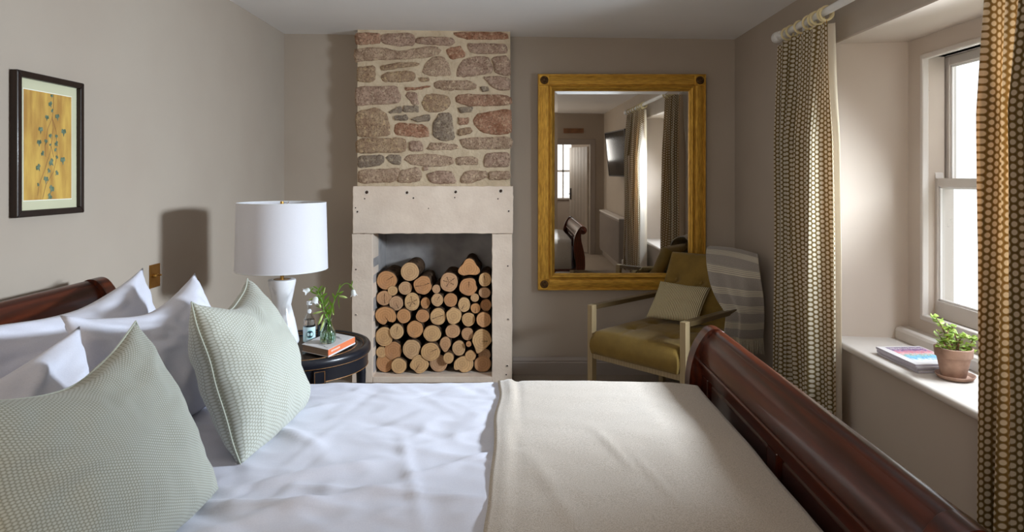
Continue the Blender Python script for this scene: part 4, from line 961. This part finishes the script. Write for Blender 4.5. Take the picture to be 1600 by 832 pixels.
root_mesh('vase_water', MB().lathe([(0, .007), (.0285, .008), (.0315, .02), (.0315, .036), (.029, .050), (0, .050)], 32, (VX, VY, VZ)), M['bottleglass'], (VX, VY, VZ+.007), 'clear water inside the small green glass vase', 'water')
def VP(px, py, dy=0):   # a point in the plane of the bouquet, measured off the photograph, at the vase's depth
    Y = VY+dy; return Vector(((px-808)*Y/1040, Y, 1.4-(py-277)*Y/1040))
def cr_smooth(pts, n=5):
    out = []; P = [pts[0]]+list(pts)+[pts[-1]]
    for i in range(1, len(P)-2):
        for k in range(n):
            t_ = k/n; a, b_, c_, d_ = P[i-1], P[i], P[i+1], P[i+2]
            out.append(.5*((2*b_)+(c_-a)*t_+(2*a-5*b_+4*c_-d_)*t_*t_+(3*b_-a-3*c_+d_)*t_**3))
    out.append(P[-2]); return out
def leaf_mb(mb, base, tip, w, side, bend=.15, n=6):
    base, tip = Vector(base), Vector(tip); d = tip-base; L_ = d.length; d.normalize()
    s_ = Vector(side)-d*Vector(side).dot(d); s_.normalize(); up = d.cross(s_)
    vs = []
    for i in range(n+1):
        t_ = i/n; ww = w*math.sin(PI*min(1, t_*.93+.07))**.8*(1 if t_ < 1 else 0)
        c_ = base+d*L_*t_+up*bend*L_*math.sin(PI*t_)
        vs += [c_-s_*ww+up*ww*.25, c_, c_+s_*ww+up*ww*.25]
    fs = []
    for i in range(n):
        for k in range(2): fs.append((i*3+k, i*3+k+1, (i+1)*3+k+1, (i+1)*3+k))
    mb.add(vs, fs)
def bell(parent, base, direction, L_=.030, r=.015):
    base = Vector(base); d = Vector(direction).normalized(); a = d.orthogonal().normalized(); b_ = d.cross(a)
    mb = MB(); n = 20; vs = []
    prof = [(.15, 0), (.55, .08), (.8, .3), (.85, .6), (.95, .85), (1.25, 1.0)]
    for q, (rr, t_) in enumerate(prof):
        for k in range(n):
            an = 2*PI*k/n; lob = 1+.18*math.cos(5*an)*(t_**4); r2 = rr*r*lob; tt = t_+(.12*math.cos(5*an) if q == 5 else 0)
            vs.append(base+d*L_*tt+(a*math.cos(an)+b_*math.sin(an))*r2)
    fs = [(q*n+k, q*n+(k+1) % n, (q+1)*n+(k+1) % n, (q+1)*n+k) for q in range(5) for k in range(n)]
    mb.add(vs, fs); f = obj('bell_flower', mb, M['petal'], parent, world=True, ang=80)
    cx = MB()
    for k in range(5):
        an = 2*PI*k/5; o_ = a*math.cos(an)+b_*math.sin(an); leaf_mb(cx, base-d*.004, base+d*.012+o_*.014, .003, d.cross(o_), .1, 4)
    obj('sepals', cx, M['leafg'], f, world=True)
def flower_stem(label, path, flowers, buds, leaves, rad=.0022):
    pts = cr_smooth([Vector(p) for p in path]); st = thing('flower_stem', label, 'flower', path[0], group='white bellflowers in the vase')
    obj('stem', MB().tube(pts, [rad*(1-.5*i/len(pts)) for i in range(len(pts))], 7), M['stem'], st, world=True)
    for b_, d_, *rest in flowers:
        near = min(pts, key=lambda p: (p-Vector(b_)).length)
        obj('flower_stalk', MB().tube([near, (near+Vector(b_))/2+Vector((0, 0, .006)), Vector(b_)], .0012, 6), M['stem'], st, world=True)
        bell(st, b_, d_, *rest)
    for a, b_, r in buds:
        a, b_ = Vector(a), Vector(b_); near = min(pts, key=lambda p: (p-a).length); d = (b_-a)
        mb = MB().tube([a, a+d*.2, a+d*.5, a+d*.8, b_], [r*.35, r*.85, r, r*.75, r*.15], 9)
        bo = obj('bud', mb, M['bud'], st, world=True)
        obj('bud_stalk', MB().tube([near, (near+a)/2, a], .0011, 5), M['stem'], bo, world=True)
    for a, b_, w_ in leaves:
        mb = MB(); leaf_mb(mb, a, b_, w_, Vector((.9, -.3, .2)) if abs((Vector(b_)-Vector(a)).normalized().x) < .8 else Vector((0, -.4, .9)), random.uniform(-.15, .2)); obj('leaf', mb, M['leafg'], st, world=True)
random.seed(3)
bot = Vector((VX, VY, VZ+.012))
P1 = [bot+Vector((.012, 0, 0)), Vector((VX+.002, VY, VZ+.10)), VP(507, 490), VP(503, 470), VP(495, 455), VP(488, 450)]
lv1 = [(VP(508,498), VP(520,478,.02), .006), (VP(506,485), VP(492,478,-.02), .005), (VP(505,480), VP(514,466), .006), (VP(503,474), VP(494,462,.01), .006), (VP(500,465), VP(512,458,-.01), .005), (VP(497,460), VP(483,453,.01), .005), (VP(496,458), VP(504,446), .005), (VP(507,492), VP(498,494,-.02), .005), (VP(505,478), VP(496,482,-.03), .005), (VP(490,451), VP(484,456), .004), (VP(507,496),VP(515,488,-.02),.006), (VP(504,472),VP(506,458,.02),.005), (VP(499,463),VP(494,470,-.02),.005)]
flower_stem('leafy bellflower stem leaning left with two white bells', P1, [(VP(484, 452), (-.8, -.2, -.45), .026, .013), (VP(494, 464, -.02), (-.15, -.35, -.9), .032, .0155)],
            [(VP(503,487,-.02), VP(488,491,-.02), .005), (VP(504,492,-.01), VP(497,508,-.02), .006), (VP(507,500,-.01), VP(500,518,-.02), .0055), (VP(506,480,.01), VP(514,470,.01), .0055), (VP(499,476,-.03), VP(501,482,-.03), .005), (VP(493,466,-.01), VP(482,469,-.01), .004)], lv1)
P2 = [bot+Vector((-.012, .003, 0)), Vector((VX+.004, VY+.002, VZ+.10)), VP(517, 490), VP(524, 465), VP(532, 449), VP(541, 443), VP(549, 447), VP(551, 452)]
lv2 = [(VP(515,495), VP(520,472,.02), .006), (VP(519,482), VP(513,468,-.02), .005), (VP(522,472), VP(528,458,.01), .006), (VP(521,478), VP(522,492,-.01), .005), (VP(526,460), VP(537,455,-.01), .0055), (VP(529,455), VP(531,443,.01), .004), (VP(530,462), VP(531,483,-.01), .003), (VP(548,448), VP(551,438), .003), (VP(545,446), VP(548,452,.01), .003), (VP(515,498), VP(521,512,.02), .004), (VP(516,492),VP(509,480,.02),.005), (VP(524,468),VP(519,458,.02),.005)]
flower_stem('tall arching bellflower stem bending right with one white bell', P2, [(VP(551.5, 453), (.18, -.1, -.95), .028, .0125)],
            [(VP(530,463,-.01), VP(543,466,-.02), .0055), (VP(519,484), VP(521,493), .003)], lv2)
P3 = [bot+Vector((.0, .012, 0)), Vector((VX-.003, VY+.006, VZ+.10)), VP(511, 485, .02), VP(504, 466, .03), VP(497, 452, .03), VP(492, 449, .03)]
lv3 = [(VP(510,485,.02), VP(518,474,.03), .006), (VP(508,478,.02), VP(498,470,.03), .006), (VP(506,472,.02), VP(515,462,.04), .005), (VP(502,462,.03), VP(492,456,.03), .006), (VP(500,458,.03), VP(506,447,.03), .005), (VP(496,452,.03), VP(489,448,.03), .005), (VP(511,490,.02), VP(503,483,.0), .006)]
flower_stem('short leafy green stem filling the middle of the vase', P3, [], [(VP(505,461,.02), VP(508,449,.03), .003)], lv3)
# ------------------------------------------------------------------ armchair
AR = math.radians(-47)
ac = thing('armchair', 'olive velvet button-tufted armchair with pale oak frame below the mirror', 'armchair', (.673, 3.815, 0), (0, 0, AR))
W2 = .327
def slab(p0, p1, wx, hz):   # bar between two points, wx wide in x, hz deep perpendicular
    p0, p1 = Vector(p0), Vector(p1); d = (p1-p0).normalized(); s_ = Vector((1, 0, 0)); s_ = (s_-d*s_.dot(d)).normalized() if abs(d.x) < .9 else Vector((0, 1, 0)); u = d.cross(s_)
    vs = [p+s_*a*wx/2+u*b_*hz/2 for p in (p0, p1) for a, b_ in ((-1, -1), (1, -1), (1, 1), (-1, 1))]
    return [tuple(v_) for v_ in vs], [(0, 1, 5, 4), (1, 2, 6, 5), (2, 3, 7, 6), (3, 0, 4, 7), (3, 2, 1, 0), (4, 5, 6, 7)]
for s_ in (-1, 1):
    obj('front_leg', MB().box(s_*W2-.019, s_*W2+.019, -.012, .03, 0, .622), M['oak_chair'], ac, bev=.003, smooth=False)
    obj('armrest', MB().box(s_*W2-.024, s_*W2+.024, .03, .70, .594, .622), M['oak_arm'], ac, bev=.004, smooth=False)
    obj('back_leg', MB().add(*slab((s_*W2, .69, .60), (s_*W2, .745, 0), .036, .038)), M['oak_chair'], ac, bev=.003, smooth=False)
    obj('side_rail', MB().box(s_*W2-.015, s_*W2+.015, .03, .71, .300, .336), M['oak_chair'], ac, bev=.003, smooth=False)
obj('front_rail', MB().box(-W2+.019, W2-.019, -.006, .024, .300, .338), M['oak_chair'], ac, bev=.003, smooth=False)
obj('back_rail', MB().box(-W2+.019, W2-.019, .69, .72, .300, .338), M['oak_chair'], ac, bev=.003, smooth=False)
def tufted(w_, l_, th, btn, nx=40, ny=40, crown=.02, seams=()):
    """upholstered slab in x in +-w/2, y 0..l, top at z=0, thickness th"""
    def top(u, v):
        x, y = (u-.5)*w_, v*l_
        e_ = min(u, 1-u)*w_; f = min(v, 1-v)*l_; ed = min(e_, f)
        z = crown*(1-(2*u-1)**4)*(1-(2*v-1)**4)
        r = .035
        if ed < r: z -= r-math.sqrt(max(0, r*r-(r-ed)**2))
        for bx_, by_ in btn:
            d = math.hypot(x-bx_, y-by_); z -= .026*math.exp(-(d/.028)**2)+.010*math.exp(-(d/.08)**2)
        for sx_ in seams: z -= .006*math.exp(-((x-sx_)/.008)**2)
        for j in range(len(btn)):
            for k in range(j+1, len(btn)):
                (x0, y0), (x1, y1) = btn[j], btn[k]
                if abs(x0-x1)+abs(y0-y1) < .35: z -= abs(ridge(x, y, x0, y0, x1, y1, .008, .005))
        return (x, y, z+.002*noise.noise((x*9, y*9, 2))), (u, v)
    mb = MB().grid(nx, ny, top); n = len(mb.v)
    bot_ = MB().grid(nx, ny, lambda u, v: (((u-.5)*w_, v*l_, -th+.0), (u, v)))
    for i in range(len(bot_.v)): pass
    mb.add([tuple(p) for p in bot_.v], [f[::-1] for f in bot_.f], bot_.uv)
    rim = [i for i in range(nx+1)]+[j*(nx+1)+nx for j in range(1, ny+1)]+[ny*(nx+1)+i for i in range(nx-1, -1, -1)]+[j*(nx+1) for j in range(ny-1, 0, -1)]
    # side walls with a bulge
    ring = []
    for k in range(1, 5):
        t_ = k/5; vs = []
        for r_ in rim:
            p, q = mb.v[r_], mb.v[n+r_]; m_ = p.lerp(q, t_); o_ = Vector((m_.x, m_.y-l_/2, 0)).normalized()*.012*math.sin(PI*t_); vs.append(tuple(m_+o_))
        ring.append(len(mb.v)); mb.add(vs, [])
    R_ = len(rim)
    lv_ = [lambda i: rim[i % R_]]+[(lambda i, b0=b0: b0+i % R_) for b0 in ring]+[lambda i: n+rim[i % R_]]
    for a, b_ in zip(lv_, lv_[1:]):
        for i in range(R_): mb.f.append((a(i), b_(i), b_(i+1), a(i+1)))
    return mb
sb_ = [(-.15, .20), (.15, .20), (-.15, .42), (.15, .42)]
seat = tufted(.60, .64, .135, sb_, crown=.022, seams=(-.10, .10)); seat.xf(lambda p: (p.x, p.y-.028, p.z+.472))
so = obj('seat_cushion', seat, M['velvet'], ac, ang=75)
for bx_, by_ in sb_: obj('button', MB().lathe([(0, .008), (.008, .006), (.012, 0), (.010, -.006)], 14, (bx_, by_-.028, .458)), M['velvet'], so)
bb = [(-.12, .17), (.12, .17), (-.12, .34), (.12, .34)] ; bb = [(-.13, .33), (.13, .33), (-.13, .16), (.13, .16)]
bb = [(0, .30), (-.19, .30), (.19, .30)]
back = tufted(.575, .50, .10, bb, crown=.018)
tilt = math.atan2(.225, .463)
def bt_(p):  # local slab -> leaning backrest; slab y runs up, slab z points to the front
    return (p.x, .545+p.y*math.sin(tilt)-p.z*math.cos(tilt)+.02, .452+p.y*math.cos(tilt)+p.z*math.sin(tilt))
back.xf(bt_); bo = obj('backrest', back, M['velvet'], ac, ang=75)
for bx_, by_ in bb:
    m_ = MB().lathe([(0, .008), (.009, .006), (.013, 0), (.010, -.006)], 14, (bx_, by_, -.012)); m_.xf(bt_); obj('button', m_, M['velvet'], bo)
m_ = MB().box(-.275, .275, .01, .49, -.112, -.098); m_.xf(bt_); obj('back_panel', m_, M['velvet_dark'], ac, bev=.01, smooth=False)
# small striped cushion leaning on the backrest
Rz = Matrix.Rotation(AR, 3, 'Z')
def lc(x, y, z): return Rz @ Vector((x, y, z)) + Vector((.673, 3.815, 0))
A_, B_, C_, D_ = (.943, 4.38, .716), (1.224, 4.20, .702), (.812, 4.20, .515), (1.085, 4.0, .525)
mk('striped_cushion', 'small cream and brown ticking striped cushion on the armchair seat', 'cushion', None, A_, B_, C_, D_, .085, M['ticking'], pinch=.04, pt=.10, seed=8, uvs=(.34, .22), wr=.003, n=36)
# ------------------------------------------------------------------ grey shawl over the backrest
SH = [((1.34, 4.50, .76), (1.502, 4.25, .74)), ((1.335, 4.47, .86), (1.50, 4.22, .84)), ((1.30, 4.42, .935), (1.495, 4.14, .915)), ((1.245, 4.34, .94), (1.475, 4.06, .918)), ((1.215, 4.26, .905), (1.468, 4.03, .87)), ((1.200, 4.19, .83), (1.472, 4.02, .80)),
      ((1.190, 4.08, .735), (1.478, 4.01, .71)), ((1.195, 3.97, .67), (1.478, 4.0, .64)), ((1.212, 3.865, .61), (1.475, 3.99, .57)), ((1.205, 3.845, .54), (1.468, 3.98, .50)), ((1.198, 3.838, .484), (1.46, 3.975, .432))]
nR = len(SH)-1
def shp_(u, v):
    f = v*nR; i = min(int(f), nR-1); t_ = f-i
    g = lambda s_: Vector(SH[max(0, i-1)][s_]), 
    def cat(s_):
        a, b_, c_, d_ = (Vector(SH[min(max(j, 0), nR)][s_]) for j in (i-1, i, i+1, i+2))
        return .5*((2*b_)+(c_-a)*t_+(2*a-5*b_+4*c_-d_)*t_*t_+(3*b_-a-3*c_+d_)*t_**3)
    l_, r_ = cat(0), cat(1); p = l_.lerp(r_, u)
    nn = Vector((-.72, -.69, 0))
    low = max(0, min(1, (v-.35)/.3))
    p += nn*(.05*math.sin(PI*u)*low*(1-.2*v)+.012*low*math.sin(u*9+v*2)+.006*low*math.sin(u*21-v*3)+.010*(1-low))
    if v < .42: p += Vector((0, 0, .012*math.sin(PI*u)))
    return p
sm = MB().grid(40, 70, lambda u, v: (shp_(u, v), (u*.34+.001, v*.75+.001)))
so = root_mesh('wool_shawl', sm, M['shawl'], tuple(shp_(.5, .3)), 'grey striped wool shawl hung over the right of the armchair back', 'shawl', ang=80, recalc=False)
m = so.modifiers.new('thick', 'SOLIDIFY'); m.thickness = .006; m.offset = 0
fm = MB(); random.seed(5)
for k in range(58):
    u = k/57; p = shp_(u, 1.0); j = Vector((random.uniform(-.006, .006), random.uniform(-.006, .006), 0)); l_ = random.uniform(.075, .1)
    fm.tube([p, p+j*.5+Vector((0, 0, -l_*.5)), p+j*1.6+Vector((0, 0, -l_))], [.0022, .002, .0012], 5)
obj('fringe', fm, M['fringe'], so, world=True, kind='stuff')

# ------------------------------------------------------------------ curtains
RX, RZ = 1.43, 2.168
cpole = thing('curtain_pole', 'white painted wooden curtain pole above the window', 'curtain pole', (RX, 2.3, RZ))
obj('pole', MB().lathe([(.0, .98), (.0175, .98), (.0175, 3.60), (0, 3.60)], 24, (RX, 0, RZ), 'y'), M['pole'], cpole, world=True)
for y0, s_ in ((3.60, 1), (.98, -1)):
    pf = [(0, -.004), (.024, -.004), (.026, .004), (.024, .012), (.020, .016), (.020, .024), (.027, .030), (.031, .042), (.031, .056), (.029, .06), (.031, .064), (.029, .074), (.022, .082), (0, .084)]
    obj('finial', MB().lathe([(r, y0+s_*h) for r, h in pf], 28, (RX, 0, RZ), 'y'), M['pole'], cpole, world=True, ang=30)
for yy in (3.56, 1.03): obj('bracket', MB().tube([(RX, yy, RZ), (RW, yy, RZ)], .012, 10).lathe([(.022, yy-.008), (.022, yy+.008)], 20, (RX, 0, RZ), 'y').box(RW-.008, RW, yy-.03, yy+.03, RZ-.04, RZ+.04), M['pole'], cpole, world=True)
def curtain(label, ya, yb, nf, seed, lead, zbot=.02, amp=.05, nr=7, ryr=None):
    """ya = leading edge (window side), yb = outer edge"""
    c_ = thing('curtain', label, 'curtain', (RX, (ya+yb)/2, zbot), group=None)
    ztop = RZ-.052
    def plan(t_, z):
        h = (ztop-z)/(ztop-zbot); hh = min(1, h*4)
        y = ya+(yb-ya)*t_
        y += (yb-ya)*.03*math.sin(2*PI*nf*t_*.5+seed)*hh
        ph = 2*PI*nf*t_+seed+.7*noise.noise((t_*3, z*.8, seed))*hh+1.1*noise.noise((t_*2.2, seed, 4))
        A_ = amp*(.35+.65*hh)*(.75+.5*noise.noise((t_*5, seed*2, z*.6)))
        x = RX-.005+A_*math.sin(ph)+.3*A_*math.sin(2*ph+1.3)*(1-.5*hh)+.12*A_*math.sin(4.3*ph+.5)
        if h < .12: x += .006*math.sin(2*PI*nf*3*t_)*(1-h/.12)
        y += (ya-yb)*0 + (.018*h*h)*(-1 if t_ < .5 else 1)*(1 if yb > ya else -1)*(abs(t_-.5)*2)
        return Vector((x, y, z))
    NU = 260; NV = 60
    zm = (ztop+zbot)/2; ar = [0]; pr_ = plan(0, zm)
    for i in range(1, NU+1):
        q = plan(i/NU, zm); ar.append(ar[-1]+(q-pr_).length); pr_ = q
    def fn(u, v):
        z = ztop-(ztop-zbot)*v; return plan(u, z), (ar[round(u*NU)]+.003, z)
    mb = MB().grid(NU, NV, fn)
    cl = obj('face_cloth', mb, M['curtain'], c_, world=True, ang=85, recalc=False)
    # lining hangs behind, a little proud of the leading edge
    def fl(u, v):
        z = ztop-.002-(ztop-zbot-.004)*v; t_ = u; p = plan(t_, z)
        k = max(0, 1-u/.06)
        p = Vector((p.x+.012+.020*min(1, u*12)*0+lead*k, p.y-(.006*k)*(1 if yb > ya else -1), z))
        return p, (u, v+.01)
    obj('lining', MB().grid(130, 30, fl), M['lining'], c_, world=True, ang=85, recalc=False)
    hb = MB()
    ys = ryr or [ya+(yb-ya)*(k+.5)/nr for k in range(nr)]
    for yy in ys:
        pts = []; tl = random.uniform(-.25, .25)
        for k in range(25):
            a = 2*PI*k/24; pts.append((RX+.031*math.cos(a), yy+.031*math.sin(a)*tl, RZ-.010+.031*math.sin(a)))
        r_ = obj('ring', MB().tube(pts, .0058, 8, cap=False), M['ring'], c_, world=True)
        obj('ring_eye', MB().tube([(RX, yy, RZ-.04), (RX, yy, RZ-.058)], .0022, 6), M['brass'], r_, world=True)
    return c_
random.seed(21)
curtain('dotted olive and cream curtain on the far side of the window, by the shawl', 3.075, 3.615, 4.5, .6, .022, amp=.06, ryr=[3.075, 3.10, 3.17, 3.20, 3.26, 3.36, 3.46, 3.52])
curtain('dotted olive and cream curtain nearest the camera, at the right edge of view', 2.012, 1.10, 11, 2.2, .012, amp=.08, ryr=[2.06, 2.0, 1.9, 1.78, 1.6, 1.45, 1.3, 1.15])

# ------------------------------------------------------------------ magazines on the sill
def mag_cover():
    t = NT('magazine_cover'); c_ = t.n('TexCoord').outputs['UV']; sp = t.n('SeparateXYZ', {0: c_}); u, v = sp.outputs[0], sp.outputs[1]
    nz = t.noise(t.n('Mapping', {'Vector': c_, 'Scale': (9, 14, 1)}).outputs[0], 1.2, 5)
    vv = t.math('ADD', v, t.math('MULTIPLY', t.math('SUBTRACT', nz, .5), .8))
    r = t.n('ValToRGB', {0: vv}); e = r.color_ramp.elements; e[0].color = srgb(226, 226, 232); e[1].color = srgb(96, 62, 110); e[1].position = .95
    for p_, c2 in ((.12, srgb(214, 222, 232)), (.25, srgb(70, 150, 190)), (.36, srgb(150, 206, 220)), (.44, srgb(120, 150, 120)), (.52, srgb(228, 196, 196)), (.62, srgb(206, 110, 120)), (.72, srgb(186, 150, 176)), (.8, srgb(110, 76, 120))):
        q = e.new(p_); q.color = c2
    t.set(Base_Color=r.outputs[0], Roughness=.3); return t.m
M['magcover'] = mag_cover()
M['magcream'] = paint('magazine_back_cover', srgb(214, 208, 204), srgb(206, 200, 198), .35, 4, 10, 0)
# stack corners (world): outer left, near front; A4 sheets
mcx = [(1.571, 2.905), (1.578, 2.626), (1.776, 2.640), (1.768, 2.917)]
zz = SZ+.001; mpos = ['lowest', 'second from the bottom', 'third from the bottom', 'topmost']
ths = [.008, .0075, .007, .009]
for k in range(4):
    off = Vector((random.uniform(-.003, .003), random.uniform(-.006, .006))); rt = random.uniform(-.02, .02) if k < 3 else 0
    cc = Vector((1.673, 2.772)); P = []
    for x, y in mcx:
        d = Vector((x, y))-cc; P.append(cc+off+Vector((d.x*math.cos(rt)-d.y*math.sin(rt), d.x*math.sin(rt)+d.y*math.cos(rt))))
    th = ths[k]
    lab = '%s magazine in the pile on the window sill, page edges showing' % mpos[k] if k < 3 else 'topmost magazine of the sill pile, purple and blue picture on a white cover'
    o = root_mesh('magazine', MB().prism([(p.x, p.y) for p in P], zz+.0004, zz+th-.0006, 'z'), M['pages'], (cc.x, cc.y, zz), lab, 'magazine', 'magazines piled on the window sill', smooth=False)
    obj('cover', MB().prism([(p.x, p.y) for p in P], zz+th-.0006, zz+th-.0002, 'z'), M['magcream'], o, world=True, smooth=False)
    if k == 3:
        a, b_, c2, d_ = P; ins = lambda s_, t_: (a.lerp(b_, t_)).lerp(d_.lerp(c2, t_), s_)
        # s across (sill front -> window), t along (far -> near)
        m_ = MB(); q = [ins(.16, .06), ins(.16, .86), ins(.97, .86), ins(.97, .06)]
        m_.add([(p.x, p.y, zz+th+.0001) for p in q], [(0, 1, 2, 3)], [(.001, .98), (.001, .02), (1, .02), (1, .98)])
        pc = obj('cover_picture', m_, M['magcover'], o, world=True, smooth=False, recalc=False)
        # block title letters (illegible display type) along the far edge
        tm = MB()
        for j in range(9):
            s0 = .20+j*.085
            for (sa, ta, sb2, tb2) in ((0, 0, .016, .10), (.045, 0, .061, .10), (.016, .04, .045, .06)) if j % 2 == 0 else ((0, 0, .016, .10), (.016, 0, .055, .018), (.016, .082, .055, .10), (.045, .018, .061, .082)):
                q = [ins(s0+sa, .09+ta), ins(s0+sb2, .09+ta), ins(s0+sb2, .09+tb2), ins(s0+sa, .09+tb2)]
                tm.add([(p.x, p.y, zz+th+.0003) for p in q], [(0, 1, 2, 3)])
        obj('cover_title', tm, M['magcream'], o, world=True, smooth=False, recalc=False)
    zz += th
# ------------------------------------------------------------------ potted plant
PXx, PYy = 1.675, 2.555
PZ = SZ+.001
root_mesh('plant_saucer', MB().lathe([(0, 0), (.052, 0), (.060, .004), (.068, .016), (.067, .018), (.0635, .017), (.056, .007), (0, .005)], 48, (PXx+.006, PYy, PZ)), M['terracotta'], (PXx+.006, PYy, PZ), 'small round terracotta saucer under the plant pot on the sill', 'saucer')
pp = thing('potted_plant', 'bushy green succulent in a weathered terracotta pot on the window sill', 'plant', (PXx, PYy, PZ+.006))
b0 = PZ+.0062
obj('pot', MB().lathe([(0, b0), (.040, b0), (.042, b0+.004), (.057, b0+.078), (.063, b0+.080), (.066, b0+.112), (.065, b0+.114), (.061, b0+.114), (.058, b0+.10), (.055, b0+.09), (0, b0+.09)], 48, (PXx, PYy, 0)), M['terracotta'], pp, world=True, ang=30)
sg = MB().grid(24, 24, lambda u, v: ((PXx+.057*(u*2-1)*math.sqrt(max(0, 1-(v*2-1)**2/2)), PYy+.057*(v*2-1)*math.sqrt(max(0, 1-(u*2-1)**2/2)), b0+.100+.006*noise.noise((u*14, v*14, 0))), (0, 0)))
obj('soil', sg, M['soil'], pp, world=True)
random.seed(17)
sp2 = MB(); tips = []
stems = [[(1490,556),(1487,538),(1476,520),(1468,505),(1463,496)], [(1490,556),(1484,545),(1474,535),(1468,525)], [(1495,555),(1495,535),(1491,520),(1487,510)], [(1497,555),(1498,538),(1503,525),(1508,528)], [(1503,556),(1510,548),(1516,540),(1520,530),(1514,526)], [(1488,556),(1482,540),(1480,525),(1482,515)], [(1503,556),(1512,552),(1521,546)], [(1485,556),(1476,548),(1470,540)]]
lf = []
for k, st in enumerate(stems):
    pts = []
    for j, (px, py) in enumerate(st):
        Y = PYy+random.uniform(-.035, .035)*(j/len(st)); pts.append(Vector(((px-808)*Y/1040-.0, Y, 1.4-(py-277)*Y/1040)))
    pts = cr_smooth(pts, 5); sp2_ = MB().tube(pts, [.0032*(1-.6*i/len(pts)) for i in range(len(pts))], 7)
    obj('plant_stem', sp2_, M['plantstem'], pp, world=True)
    for i in range(3 if len(pts) > 12 else 2, len(pts)):
        for q in range(2):
            a = random.uniform(0, 2*PI); d = Vector((math.cos(a), math.sin(a), random.uniform(-.1, .8))).normalized()
            lf.append((pts[i], pts[i]+d*random.uniform(.018, .030), random.uniform(.008, .0115)))
for a, b_, w_ in lf:
    mb = MB(); leaf_mb(mb, a+(b_-a)*.1, b_, w_, (b_-a).cross(Vector((random.uniform(-.4, .4), random.uniform(-.4, .4), 1))), .12, 5)
    o = obj('leaf', mb, M['plantleaf'], pp, world=True, ang=80)
